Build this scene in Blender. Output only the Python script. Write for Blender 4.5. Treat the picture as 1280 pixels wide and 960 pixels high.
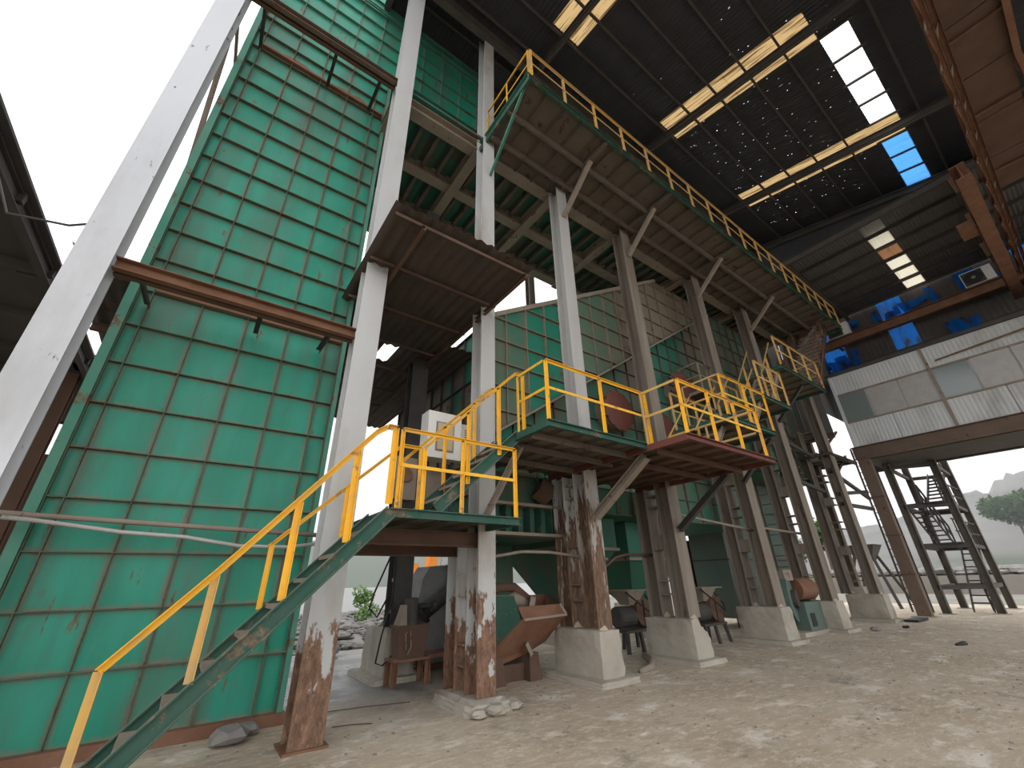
import bpy, math, random
from mathutils import Vector, Matrix
random.seed(7)
S = bpy.context.scene
for o in list(bpy.data.objects): bpy.data.objects.remove(o)
COL = S.collection

# ------------------------------------------------------------------ camera
yaw, pitch, roll = (math.radians(v) for v in (36.394, 25.549, -1.3495))
F = Vector((math.sin(yaw)*math.cos(pitch), math.cos(yaw)*math.cos(pitch), math.sin(pitch)))
R0 = Vector((math.cos(yaw), -math.sin(yaw), 0)); U0 = R0.cross(F)
RR = R0*math.cos(roll)+U0*math.sin(roll); UU = -R0*math.sin(roll)+U0*math.cos(roll)
cam = bpy.data.cameras.new('camera'); camo = bpy.data.objects.new('camera', cam); COL.objects.link(camo)
m = Matrix((RR, UU, -F)).transposed().to_4x4(); m.translation = (0, 0, 1.6)
camo.matrix_world = m
cam.sensor_width = 36; cam.sensor_fit = 'HORIZONTAL'; cam.lens = 36*516.8/1280
cam.clip_start = 0.05; cam.clip_end = 3000
S.camera = camo

# ------------------------------------------------------------------ world, light, exposure
W = bpy.data.worlds.new('overcast_sky'); S.world = W; W.use_nodes = True
nt = W.node_tree; bg = nt.nodes['Background']
bg.inputs[0].default_value = (0.95, 0.965, 1.0, 1); bg.inputs[1].default_value = 1.0
S.view_settings.view_transform = 'Standard'; S.view_settings.look = 'None'
S.view_settings.gamma = 1; S.view_settings.use_curve_mapping = False
S.view_settings.exposure = 1.15

# ------------------------------------------------------------------ materials
M = {}
def mat(name, c1, c2=None, rust=None, rust_amt=0.0, rust_z=None, scale=2.0, rough=0.7, metal=0.0, bump=0.15,
        dirt=None, dirt_amt=0.0, stretch=(1, 1, 1), rscale=3.0, spec=0.3, dust=None, dust_f=.75, edge=None):
    ma = bpy.data.materials.new(name); ma.use_nodes = True
    n = ma.node_tree.nodes; l = ma.node_tree.links
    b = n['Principled BSDF']; b.inputs['Roughness'].default_value = rough; b.inputs['Metallic'].default_value = metal
    b.inputs['Specular IOR Level'].default_value = spec
    geo = n.new('ShaderNodeNewGeometry')
    mp = n.new('ShaderNodeMapping'); mp.inputs['Scale'].default_value = stretch
    l.new(geo.outputs['Position'], mp.inputs['Vector'])
    def noise(sc, det=5, ro=.6, vec=mp):
        t = n.new('ShaderNodeTexNoise'); t.inputs['Scale'].default_value = sc; t.inputs['Detail'].default_value = det
        t.inputs['Roughness'].default_value = ro; l.new(vec.outputs[0], t.inputs['Vector']); return t.outputs['Fac']
    def ramp(src, a, bb):
        r = n.new('ShaderNodeMapRange'); r.inputs['From Min'].default_value = a; r.inputs['From Max'].default_value = bb
        l.new(src, r.inputs['Value']); return r.outputs['Result']
    def mix(f, a, bb):
        x = n.new('ShaderNodeMix'); x.data_type = 'RGBA'
        if hasattr(f, 'node'): l.new(f, x.inputs['Factor'])
        else: x.inputs['Factor'].default_value = f
        for s, v in ((x.inputs[6], a), (x.inputs[7], bb)):
            if hasattr(v, 'node'): l.new(v, s)
            else: s.default_value = (*v, 1)
        return x.outputs[2]
    col = mix(ramp(noise(scale), .3, .7), c1, c2 or tuple(v*.8 for v in c1))
    if dirt:
        col = mix(ramp(noise(scale*.45, 6, .65), .62-dirt_amt, .74-dirt_amt*.6), col, dirt)
    if rust:
        rn = noise(rscale, 8, .68)
        if rust_z:
            z0, z1 = rust_z
            sx = n.new('ShaderNodeSeparateXYZ'); l.new(geo.outputs['Position'], sx.inputs[0])
            zr = n.new('ShaderNodeMapRange'); zr.inputs['From Min'].default_value = z0; zr.inputs['From Max'].default_value = z1
            zr.inputs['To Min'].default_value = .45; zr.inputs['To Max'].default_value = -.02
            l.new(sx.outputs['Z'], zr.inputs['Value'])
            ad = n.new('ShaderNodeMath'); l.new(rn, ad.inputs[0]); l.new(zr.outputs[0], ad.inputs[1]); rn2 = ad.outputs[0]
        else: rn2 = rn
        f = ramp(rn2, .70-rust_amt, .74-rust_amt)
        rc = mix(ramp(noise(16, 8, .75), .4, .62), rust, tuple(v*.45 for v in rust)); rc = mix(ramp(noise(5, 8, .75), .58, .68), rc, tuple(min(1, v*1.6+.03) for v in rust))
        col = mix(f, col, rc)
    if edge:
        tc = n.new('ShaderNodeTexCoord'); se = n.new('ShaderNodeSeparateXYZ'); l.new(tc.outputs['Generated'], se.inputs[0])
        def op(o, a, bb):
            x = n.new('ShaderNodeMath'); x.operation = o
            for s_, v in ((x.inputs[0], a), (x.inputs[1], bb)):
                if hasattr(v, 'node'): l.new(v, s_)
                else: s_.default_value = v
            return x.outputs[0]
        ex = op('ABSOLUTE', op('SUBTRACT', se.outputs['X'], .5), 0); ez = op('ABSOLUTE', op('SUBTRACT', se.outputs['Z'], .5), 0)
        ee = op('ADD', op('MAXIMUM', ex, ez), op('MULTIPLY', op('SUBTRACT', noise(5, 6, .7), .5), .22))
        col = mix(ramp(ee, .40, .53), col, edge)
    if dust:
        sn = n.new('ShaderNodeSeparateXYZ'); l.new(geo.outputs['Normal'], sn.inputs[0])
        du = ramp(sn.outputs['Z'], .25, .8); dm = n.new('ShaderNodeMath'); dm.operation = 'MULTIPLY'; dm.inputs[1].default_value = dust_f
        l.new(du, dm.inputs[0]); col = mix(dm.outputs[0], col, dust)
    l.new(col, b.inputs['Base Color'])
    if bump:
        bp = n.new('ShaderNodeBump'); bp.inputs['Strength'].default_value = bump; bp.inputs['Distance'].default_value = .02
        l.new(noise(scale*8, 4), bp.inputs['Height']); l.new(bp.outputs[0], b.inputs['Normal'])
    M[name] = ma; return ma

RUST = (.21, .085, .04); TAN = (.30, .235, .165)
DUST = (.31, .245, .175)
mat('green', (.012, .215, .135), (.026, .29, .195), rust=(.17, .115, .065), rust_amt=.09, scale=1.5, rough=.5, dirt=(.06, .165, .115), dirt_amt=.15, stretch=(1.6, 1.6, .35), bump=.1, spec=.4, edge=(.20, .165, .115))
mat('green_dusty', (.03, .17, .115), (.20, .16, .105), rust=(.15, .095, .06), rust_amt=.05, scale=.55, rough=.75, dirt=(.19, .145, .095), dirt_amt=.13, stretch=(1, 1, .6), bump=.1, edge=(.21, .165, .115))
mat('green_bright_dusty', (.015, .20, .125), (.035, .21, .14), rust=(.16, .11, .065), rust_amt=.1, scale=.9, rough=.7, dirt=(.15, .12, .075), dirt_amt=.13, stretch=(1, 1, .6), bump=.1, edge=(.21, .165, .115))
mat('dust_green', (.21, .165, .115), (.16, .14, .10), rust=(.05, .095, .065), rust_amt=.08, scale=.8, rough=.8, dirt=(.09, .07, .05), dirt_amt=.12, bump=.1)
mat('green_dark', (.016, .155, .10), (.06, .135, .095), rust=(.14, .095, .06), rust_amt=.09, scale=1.1, rough=.7, dirt=(.13, .105, .07), dirt_amt=.14, stretch=(1, 1, .35), bump=.1)
mat('green_tray', (.02, .15, .10), (.05, .14, .10), rust=(.13, .10, .07), rust_amt=.1, scale=1.5, rough=.8, dirt=(.12, .10, .075), dirt_amt=.14, bump=.1)
mat('green_pale', (.09, .145, .118), (.125, .155, .133), rust=TAN, rust_amt=.05, scale=.7, rough=.75, dirt=(.17, .16, .125), dirt_amt=.14)
mat('green_rib', (.06, .135, .095), (.15, .115, .078), rust=(.16, .10, .06), rust_amt=.15, scale=2.5, rough=.8, dust=DUST)
mat('green_edge', (.05, .22, .155), (.10, .24, .175), rust=(.18, .12, .07), rust_amt=.11, scale=2, rough=.65, dust=DUST)
mat('green_steel', (.018, .085, .06), (.05, .10, .074), rust=(.19, .15, .10), rust_amt=.14, scale=2.5, rough=.7, dust=DUST)
mat('column_white', (.58, .595, .62), (.64, .65, .67), rust=(.13, .125, .12), rust_amt=.05, scale=.9, rough=.55, dirt=(.47, .47, .47), dirt_amt=.08, rscale=9, stretch=(1, 1, .35))
mat('column_grey', (.45, .44, .41), (.52, .52, .51), rust=(.25, .14, .088), rust_amt=-.02, rust_z=(.2, 2.4), scale=1.2, rough=.7, dirt=(.33, .28, .22), dirt_amt=.12, stretch=(1, 1, .4), rscale=5, dust=DUST)
mat('column_stair', (.45, .445, .425), (.52, .52, .51), rust=(.25, .145, .09), rust_amt=-.01, rust_z=(.35, 1.75), scale=1.2, rough=.7, dirt=(.36, .33, .29), dirt_amt=.1, stretch=(1, 1, .4), rscale=5, dust=DUST)
mat('column_dirty', (.185, .15, .115), (.27, .235, .195), rust=(.15, .095, .06), rust_amt=.07, scale=1.4, rough=.85, dirt=(.15, .115, .085), dirt_amt=.17, stretch=(2.2, 2.2, .25), rscale=3, dust=DUST)
mat('column_mid', (.40, .385, .355), (.47, .46, .44), rust=(.205, .125, .08), rust_amt=-.03, rust_z=(.6, 5.4), scale=1.2, rough=.75, dirt=(.28, .235, .18), dirt_amt=.14, stretch=(1.6, 1.6, .3), rscale=4, dust=DUST)
mat('column_brown', (.13, .092, .07), (.175, .125, .092), rust=(.16, .08, .048), rust_amt=.1, scale=1.5, rough=.8)
mat('yellow', (.84, .43, .02), (.88, .49, .04), rust=(.28, .18, .10), rust_amt=.10, scale=3, rough=.5, dirt=(.62, .36, .11), dirt_amt=.10, rscale=5)
mat('yellow_dusty', (.58, .36, .13), (.66, .40, .09), rust=(.30, .20, .12), rust_amt=.08, scale=3, rough=.65, dirt=(.48, .34, .19), dirt_amt=.14, rscale=5)
mat('rust', (.16, .075, .042), (.23, .12, .075), rust=(.28, .22, .16), rust_amt=.02, scale=3, rough=.85, bump=.3)
mat('rust_dark', (.10, .058, .04), (.14, .085, .058), rust=(.15, .09, .06), rust_amt=.04, scale=2, rough=.85)
mat('rust_red', (.17, .05, .035), (.12, .05, .04), rust=(.19, .13, .10), rust_amt=.04, scale=2, rough=.7)
mat('dusty_steel', (.24, .19, .145), (.30, .25, .20), rust=(.15, .085, .055), rust_amt=.09, scale=2, rough=.8)
mat('dark_steel', (.05, .046, .043), (.08, .07, .062), rust=(.10, .06, .04), rust_amt=.06, scale=2, rough=.7)
mat('deck_under', (.12, .10, .08), (.16, .13, .10), rust=(.11, .065, .045), rust_amt=.1, scale=1.0, rough=.85)
mat('concrete', (.36, .32, .26), (.43, .395, .33), scale=1.6, rough=.9, dirt=(.27, .235, .185), dirt_amt=.12, bump=.35)
mat('dust', (.40, .32, .225), (.46, .38, .28), scale=4, rough=1)
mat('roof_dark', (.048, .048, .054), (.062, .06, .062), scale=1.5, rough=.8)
mat('roof_steel', (.075, .066, .06), (.10, .085, .072), rust=(.09, .055, .04), rust_amt=.06, scale=2, rough=.85)
mat('roof_grey', (.11, .105, .10), (.14, .13, .12), scale=1.2, rough=.8)
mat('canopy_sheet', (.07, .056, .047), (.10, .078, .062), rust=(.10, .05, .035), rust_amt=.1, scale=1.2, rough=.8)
mat('white_paint', (.72, .71, .67), (.66, .64, .58), rust=(.40, .29, .18), rust_amt=.03, scale=2, rough=.5)
mat('cabin_sheet', (.56, .58, .575), (.62, .63, .62), rust=(.24, .15, .10), rust_amt=.015, scale=.8, rough=.6, dirt=(.37, .36, .33), dirt_amt=.1, stretch=(1, 1, .4))
mat('cream', (.45, .37, .24), (.52, .44, .31), scale=3, rough=.6)
mat('black_rubber', (.02, .02, .02), (.03, .03, .03), rough=.6)
mat('rock', (.27, .255, .235), (.20, .185, .17), scale=2, rough=.9, bump=.4)
mat('orange', (.75, .26, .03), (.68, .22, .03), rust=(.25, .15, .08), rust_amt=.03, scale=1.5, rough=.5)
mat('wall_white', (.66, .66, .65), (.72, .72, .71), scale=.5, rough=.9)
mat('leaf', (.10, .20, .05), (.18, .27, .08), scale=1.2, rough=.8, bump=0)
mat('leaf_far', (.055, .10, .035), (.08, .13, .05), scale=.2, rough=.95, bump=0)
mat('bark', (.12, .09, .07), (.16, .12, .09), scale=4, rough=.9)
mat('hill_green', (.06, .105, .038), (.085, .13, .05), scale=.06, rough=1, dirt=(.045, .085, .03), dirt_amt=.12, bump=0)
mat('hill_rock', (.30, .285, .255), (.20, .19, .165), scale=.09, rough=1, dirt=(.07, .11, .045), dirt_amt=.12, stretch=(.5, .5, 5), bump=0)
mat('shed_dark', (.075, .066, .06), (.10, .086, .075), scale=.8, rough=.85)
mat('shed_brown', (.12, .068, .044), (.15, .088, .058), scale=.8, rough=.85)
mat('sack_grey', (.42, .44, .47), (.34, .36, .39), scale=5, rough=.8)
mat('glove_grey', (.25, .245, .235), (.19, .185, .175), scale=3, rough=.7)
mat('silver_pipe', (.42, .41, .39), (.36, .34, .31), rust=(.25, .16, .10), rust_amt=.06, scale=2, rough=.5, metal=.2)

def trans_mat(name, col, dirtc, amt, mixf=.75, stretch=(9, .6, 1)):
    ma = bpy.data.materials.new(name); ma.use_nodes = True
    n = ma.node_tree.nodes; l = ma.node_tree.links; n.remove(n['Principled BSDF'])
    geo = n.new('ShaderNodeNewGeometry'); mp = n.new('ShaderNodeMapping'); mp.inputs['Scale'].default_value = stretch
    l.new(geo.outputs['Position'], mp.inputs[0])
    t = n.new('ShaderNodeTexNoise'); t.inputs['Scale'].default_value = 1.6; t.inputs['Detail'].default_value = 5; l.new(mp.outputs[0], t.inputs['Vector'])
    r = n.new('ShaderNodeMapRange'); r.inputs['From Min'].default_value = .55-amt; r.inputs['From Max'].default_value = .7-amt; l.new(t.outputs['Fac'], r.inputs[0])
    x = n.new('ShaderNodeMix'); x.data_type = 'RGBA'; l.new(r.outputs[0], x.inputs['Factor'])
    x.inputs[6].default_value = (*col, 1); x.inputs[7].default_value = (*dirtc, 1)
    tr = n.new('ShaderNodeBsdfTranslucent'); di = n.new('ShaderNodeBsdfDiffuse')
    l.new(x.outputs[2], tr.inputs[0]); l.new(x.outputs[2], di.inputs[0])
    mx = n.new('ShaderNodeMixShader'); mx.inputs[0].default_value = mixf
    l.new(di.outputs[0], mx.inputs[1]); l.new(tr.outputs[0], mx.inputs[2]); l.new(mx.outputs[0], n['Material Output'].inputs[0])
    M[name] = ma
trans_mat('skylight_tan', (.46, .31, .14), (.09, .045, .018), .06, stretch=(11, .55, 1))
trans_mat('skylight_pale', (.62, .56, .42), (.40, .33, .22), -.04, stretch=(.6, 9, 1))
trans_mat('skylight_brown', (.22, .11, .05), (.12, .06, .03), .0, stretch=(.6, 9, 1))
trans_mat('tarp_blue', (.02, .15, .50), (.05, .05, .06), .03, .45, stretch=(1, 1.6, .5))
trans_mat('skylight_blue', (.09, .33, .72), (.06, .26, .62), .0)

def glass_mat():
    ma = bpy.data.materials.new('window_glass'); ma.use_nodes = True
    b = ma.node_tree.nodes['Principled BSDF']; b.inputs['Base Color'].default_value = (.20, .235, .225, 1)
    b.inputs['Roughness'].default_value = .12; b.inputs['Specular IOR Level'].default_value = .6; M['glass'] = ma
glass_mat()
mat('glass_dusty', (.36, .335, .31), (.44, .42, .40), rust=(.25, .235, .22), rust_amt=.05, scale=3, rough=.35, spec=.5, bump=0)

def flame_mat():
    ma = bpy.data.materials.new('flame'); ma.use_nodes = True
    n = ma.node_tree.nodes; b = n['Principled BSDF']
    b.inputs['Base Color'].default_value = (.9, .4, .05, 1); b.inputs['Emission Color'].default_value = (1, .42, .06, 1); b.inputs['Emission Strength'].default_value = .35
    M['flame'] = ma
flame_mat()

def floor_mat():
    ma = bpy.data.materials.new('dusty_concrete_floor'); ma.use_nodes = True
    n = ma.node_tree.nodes; l = ma.node_tree.links; b = n['Principled BSDF']
    geo = n.new('ShaderNodeNewGeometry')
    def noise(sc, det=6, ro=.6, st=(1, 1, 1)):
        mp = n.new('ShaderNodeMapping'); mp.inputs['Scale'].default_value = st; l.new(geo.outputs['Position'], mp.inputs[0])
        t = n.new('ShaderNodeTexNoise'); t.inputs['Scale'].default_value = sc; t.inputs['Detail'].default_value = det; t.inputs['Roughness'].default_value = ro
        l.new(mp.outputs[0], t.inputs['Vector']); return t.outputs['Fac']
    def ramp(s, a, bb, c=0., d=1.):
        r = n.new('ShaderNodeMapRange'); 
        for i, v in zip((1, 2, 3, 4), (a, bb, c, d)): r.inputs[i].default_value = v
        l.new(s, r.inputs[0]); return r.outputs[0]
    def mix(f, a, bb):
        x = n.new('ShaderNodeMix'); x.data_type = 'RGBA'; l.new(f, x.inputs['Factor'])
        for s, v in ((x.inputs[6], a), (x.inputs[7], bb)):
            if hasattr(v, 'node'): l.new(v, s)
            else: s.default_value = (*v, 1)
        return x.outputs[2]
    def math_(op, a, bb):
        x = n.new('ShaderNodeMath'); x.operation = op
        for s, v in ((x.inputs[0], a), (x.inputs[1], bb)):
            if hasattr(v, 'node'): l.new(v, s)
            else: s.default_value = v
        return x.outputs[0]
    col = mix(ramp(noise(.55), .38, .62), (.44, .35, .245), (.54, .45, .335))
    col = mix(ramp(noise(1.3, 9, .74, (1, 1.6, 1)), .53, .62), col, (.74, .67, .56))
    col = mix(ramp(noise(.9, 9, .72), .56, .68), col, (.29, .25, .195))
    col = mix(ramp(noise(5., 9, .82, (1, 2.2, 1)), .50, .60), col, (.64, .55, .43))
    col = mix(ramp(noise(2.6, 9, .8, (1, 2.5, 1)), .57, .64), col, (.30, .245, .18))
    col = mix(ramp(noise(3.5, 9, .75), .6, .7), col, (.27, .22, .165))
    # wet grey mud towards the yard behind the columns
    sx = n.new('ShaderNodeSeparateXYZ'); l.new(geo.outputs['Position'], sx.inputs[0])
    wetz = ramp(math_('ADD', sx.outputs['Y'], math_('MULTIPLY', math_('SUBTRACT', noise(.5), .5), 5.)), 6.6, 8.6)
    leftz = ramp(sx.outputs['X'], 6.5, 3.5)
    w = math_('MULTIPLY', wetz, leftz)
    col = mix(w, col, mix(ramp(noise(1.6, 8, .7), .4, .6), (.13, .125, .12), (.25, .24, .225)))
    l.new(col, b.inputs['Base Color'])
    rg = math_('SUBTRACT', .92, math_('MULTIPLY', w, ramp(noise(.8, 5), .40, .58, .74, .3)))
    l.new(rg, b.inputs['Roughness'])
    bp = n.new('ShaderNodeBump'); bp.inputs['Strength'].default_value = .8; bp.inputs['Distance'].default_value = .04
    l.new(noise(4, 10, .7), bp.inputs['Height']); l.new(bp.outputs[0], b.inputs['Normal'])
    M['floor'] = ma
floor_mat()
mat('ground_dirt', (.27, .245, .215), (.20, .18, .155), scale=.35, rough=.9, dirt=(.16, .22, .07), dirt_amt=.06, bump=.5)

# ------------------------------------------------------------------ mesh helpers
WL = {}   # world location of every object used as a parent
def V(*a): return Vector(a)
class MB:
    def __init__(s): s.v = []; s.f = []
    def add(s, vs, fs):
        k = len(s.v); s.v += [tuple(p) for p in vs]; s.f += [tuple(i+k for i in f) for f in fs]; return s
    def box(s, x0, x1, y0, y1, z0, z1):
        return s.add([(x, y, z) for x in (x0, x1) for y in (y0, y1) for z in (z0, z1)],
                     [(0, 1, 3, 2), (4, 6, 7, 5), (0, 4, 5, 1), (2, 3, 7, 6), (0, 2, 6, 4), (1, 5, 7, 3)])
    def frame(s, p, q, up):
        p, q = Vector(p), Vector(q); d = (q-p).normalized(); up = Vector(up)
        sd = d.cross(up)
        if sd.length < 1e-4: sd = d.cross(Vector((1, 0, 0)))
        sd.normalize(); u = sd.cross(d); return p, q, d, sd, u
    def bar(s, p, q, w, h, up=(0, 0, 1), ou=0., os=0.):
        p, q, d, sd, u = s.frame(p, q, up)
        vs = [e+sd*(a*w/2+os)+u*(b*h/2+ou) for e in (p, q) for a in (-1, 1) for b in (-1, 1)]
        return s.add(vs, [(0, 1, 3, 2), (4, 6, 7, 5), (0, 4, 5, 1), (2, 3, 7, 6), (0, 2, 6, 4), (1, 5, 7, 3)])
    def ibar(s, p, q, w, d, up=(0, 0, 1), t=.022):
        s.bar(p, q, w, t, up, ou=d/2-t/2); s.bar(p, q, w, t, up, ou=-d/2+t/2); return s.bar(p, q, t*.8, d-2*t, up)
    def cbar(s, p, q, w, d, up=(0, 0, 1), t=.014, side=1):
        s.bar(p, q, w, t, up, ou=d/2-t/2); s.bar(p, q, w, t, up, ou=-d/2+t/2); return s.bar(p, q, t, d-2*t, up, os=side*(w/2-t/2))
    def abar(s, p, q, w, up=(0, 0, 1), t=.008, side=1):
        s.bar(p, q, w, t, up, ou=w/2-t/2); return s.bar(p, q, t, w-t, up, ou=-t/2, os=side*(w/2-t/2))
    def tube(s, pts, r, n=8, cap=True):
        pts = [Vector(p) for p in pts]; rings = []
        rs = r if isinstance(r, (list, tuple)) else [r]*len(pts)
        prev = None
        for i, p in enumerate(pts):
            a = pts[max(i-1, 0)]; b = pts[min(i+1, len(pts)-1)]; d = (b-a).normalized()
            ref = prev if prev and abs(prev.dot(d)) < .95 else (Vector((0, 0, 1)) if abs(d.z) < .9 else Vector((1, 0, 0)))
            sd = d.cross(ref).normalized(); u = sd.cross(d).normalized(); prev = u
            rings.append([p+(sd*math.cos(2*math.pi*k/n)+u*math.sin(2*math.pi*k/n))*rs[i] for k in range(n)])
        vs = [v for rg in rings for v in rg]; fs = []
        for i in range(len(pts)-1):
            for k in range(n):
                a = i*n+k; b = i*n+(k+1) % n; fs.append((a, b, b+n, a+n))
        if cap: fs += [tuple(range(n-1, -1, -1)), tuple(range((len(pts)-1)*n, len(pts)*n))]
        return s.add(vs, fs)
    def lathe(s, prof, c, ax=(0, 0, 1), n=20):
        return s.tube([Vector(c)+Vector(ax).normalized()*h for h, r in prof], [max(r, .001) for h, r in prof], n)
    def prism(s, poly, d):
        k = len(poly); d = Vector(d)
        return s.add([Vector(p) for p in poly]+[Vector(p)+d for p in poly],
                     [tuple(range(k))[::-1], tuple(range(k, 2*k))]+[(i, (i+1) % k, (i+1) % k+k, i+k) for i in range(k)])
    def frustum(s, a, za, b, zb):   # a, b = (x0,x1,y0,y1)
        vs = [(x, y, z) for (x0, x1, y0, y1), z in ((a, za), (b, zb)) for x, y in ((x0, y0), (x1, y0), (x1, y1), (x0, y1))]
        return s.add(vs, [(0, 1, 2, 3), (7, 6, 5, 4), (0, 4, 5, 1), (1, 5, 6, 2), (2, 6, 7, 3), (3, 7, 4, 0)])
    def mesh(s, name, material, smooth=False, origin=(0, 0, 0)):
        me = bpy.data.meshes.new(name); o = Vector(origin)
        me.from_pydata([tuple(Vector(v)-o) for v in s.v], [], s.f); me.update()
        import bmesh
        bm = bmesh.new(); bm.from_mesh(me); bmesh.ops.recalc_face_normals(bm, faces=bm.faces); bm.to_mesh(me); bm.free()
        if smooth:
            for p in me.polygons: p.use_smooth = True
        me.materials.append(M[material]); return me
    def build(s, name, material, parent=None, smooth=False, kind=None):
        # origin at base centre of the piece
        xs = [v[0] for v in s.v]; ys = [v[1] for v in s.v]; zs = [v[2] for v in s.v]
        org = Vector(((min(xs)+max(xs))/2, (min(ys)+max(ys))/2, min(zs)))
        return piece(s.mesh(name, material, smooth, org), name, parent, org, kind=kind)
def piece(me, name, parent, loc, rot=(0, 0, 0), scale=(1, 1, 1), kind=None):
    o = bpy.data.objects.new(name, me); COL.objects.link(o)
    pl = WL[parent.name] if parent else Vector((0, 0, 0))
    o.location = Vector(loc)-pl; o.rotation_euler = rot; o.scale = scale
    if parent: o.parent = parent
    if kind: o['kind'] = kind
    WL[o.name] = Vector(loc); return o
def tag(o, label, cat, group=None):
    o['label'] = label; o['category'] = cat
    if group: o['group'] = group
    return o
def thing(name, label, cat, loc, group=None):
    o = bpy.data.objects.new(name, None); COL.objects.link(o); o.location = loc; WL[o.name] = Vector(loc)
    o.empty_display_size = .2
    return tag(o, label, cat, group)
def struct(name, loc=(0, 0, 0), label=None):
    o = bpy.data.objects.new(name, None); COL.objects.link(o); o.location = loc; WL[o.name] = Vector(loc); o['kind'] = 'structure'
    if label: o['label'] = label
    return o

# ------------------------------------------------------------------ floor and ground
def grid(x0, x1, y0, y1, nx, ny, zf):
    b = MB(); vs = []; fs = []
    for j in range(ny+1):
        for i in range(nx+1):
            x = x0+(x1-x0)*i/nx; y = y0+(y1-y0)*j/ny; vs.append((x, y, zf(x, y)))
    for j in range(ny):
        for i in range(nx):
            a = j*(nx+1)+i; fs.append((a, a+1, a+nx+2, a+nx+1))
    return b.add(vs, fs)
fl = MB().box(-7, 34, -12, 13.5, -.25, 0).build('floor', 'floor'); fl['kind'] = 'structure'; fl['label'] = 'dusty tan concrete floor of the hall'
def gz(x, y): return -.06 + .04*math.sin(x*1.3+y*.7)*math.cos(y*1.1-.4*x)
gr = grid(-90, 260, -90, 240, 70, 66, lambda x, y: -.08).build('ground', 'ground_dirt'); gr['kind'] = 'structure'; gr['label'] = 'bare rubble yard around the hall'

def rough_block(x0, x1, y0, y1, z0, z1, seed, jit=.012, chip=0., taper=.02):
    rnd = random.Random(seed); nx, ny, nz = 6, 9, 6; idx = {}; b = MB(); vs = []; fs = []
    def vid(i, j, k):
        if (i, j, k) not in idx:
            f = k/nz; t = taper*f
            x = x0+t+(x1-x0-2*t)*i/nx; y = y0+t+(y1-y0-2*t)*j/ny; z = z0+(z1-z0)*f
            edge = (i in (0, nx))+(j in (0, ny))+(k == nz)
            if edge >= 2:
                c = rnd.uniform(.2, 1)*jit*2.2; x += c*(1 if i == 0 else -1 if i == nx else 0); y += c*(1 if j == 0 else -1 if j == ny else 0); z -= c*(k == nz)
            if chip:
                d = math.hypot(x-x1, (y-y0)*.8); h = max(0, chip*2.2-d)*1.1*f**3; z -= h*rnd.uniform(.7, 1); x -= h*.35
            if k > 0: x += rnd.uniform(-jit, jit)*.5; y += rnd.uniform(-jit, jit)*.5
            idx[(i, j, k)] = len(vs); vs.append((x, y, z))
        return idx[(i, j, k)]
    for k in range(nz):
        for i in range(nx):
            for j in (0, ny): fs.append((vid(i, j, k), vid(i+1, j, k), vid(i+1, j, k+1), vid(i, j, k+1)))
        for j in range(ny):
            for i in (0, nx): fs.append((vid(i, j, k), vid(i, j+1, k), vid(i, j+1, k+1), vid(i, j, k+1)))
    for i in range(nx):
        for j in range(ny): fs.append((vid(i, j, nz), vid(i+1, j, nz), vid(i+1, j+1, nz), vid(i, j+1, nz)))
    return b.add(vs, fs)
# ------------------------------------------------------------------ steel columns of the front row
def column(x0, x1, ztop, label, matname, ped=None, zrear=None, name='steel_column', y0=5.95, dep=.35, rear=.66, group=None):
    xc = (x0+x1)/2; w = x1-x0
    t = thing(name, label, 'column', (xc, y0, 0), group)
    zb = 0.0
    if ped:
        zb = ped
        hw = w/2+.11; sd = int(xc*10)
        rough_block(xc-hw, xc+hw, y0-.11, y0+1.14, .09, ped, sd, chip=.16 if 'chipped corner' in label else 0).build('pedestal', 'concrete', t)
        rough_block(xc-hw-.2, xc+hw+.2, y0-.26, y0+1.3, 0, .1, sd+1).build('footing', 'concrete', t)
        for yy in (y0+.02, y0+rear): MB().add([(xc-w/2-.03, yy-.03, ped-.03), (xc+.02, yy-.08, ped-.03), (xc+.1, yy+.1, ped-.02), (xc-.05, yy+.02, ped+.13)], [(0, 1, 3), (1, 2, 3), (2, 0, 3), (0, 2, 1)]).build('dust_heap', 'dust', t)
    else:
        MB().box(xc-w/2-.05, xc+w/2+.05, y0-.04, y0+.42, 0, .025).build('base_plate', 'rust', t); zb = .025
    MB().ibar((xc, y0+dep/2, zb), (xc, y0+dep/2, ztop), w, dep, (0, 1, 0), t=.026).build('front_leg', matname, t)
    # stiffener plates in the web
    z = zb+.45
    if zrear:
        yr = y0+rear
        MB().ibar((xc, yr+dep/2, zb), (xc, yr+dep/2, zrear), w, dep, (0, 1, 0), t=.026).build('rear_leg', matname, t)
        bm_ = MB().box(-w/2+.03, w/2-.03, -.175, .175, -.014, .014)
        bme = bm_.mesh('batten', matname); ym = (y0+dep+yr)/2
        bme2 = MB().box(-w/2+.02, -w/2+.035, -.17, .17, -.16, .16).mesh('batten_plate', matname)
        k = 0
        while z < zrear-.2:
            piece(bme, 'batten', t, (xc, ym, z)); piece(bme, 'batten', t, (xc, ym, z+.27))
            if k % 2 == 1: piece(bme2, 'batten_plate', t, (xc, ym, z+.14))
            z += .95; k += 1
    return t
c1 = column(-1.96, -1.61, 17.3, 'tall white-painted steel column at the open end of the green panel tower', 'column_white')
c2 = column(1.32, 1.69, 17.3, 'tall pale steel column with a broad rusted foot where the stair passes in front', 'column_stair')
c3 = column(3.66, 3.98, 17.3, 'tall pale steel column on a low broken plinth, by the lower stair landing', 'column_grey', zrear=2.3)
rough_block(3.42, 4.24, 5.74, 6.98, 0, .15, 77, jit=.03, chip=0, taper=.05).build('plinth', 'concrete', c3)
PR = []
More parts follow.
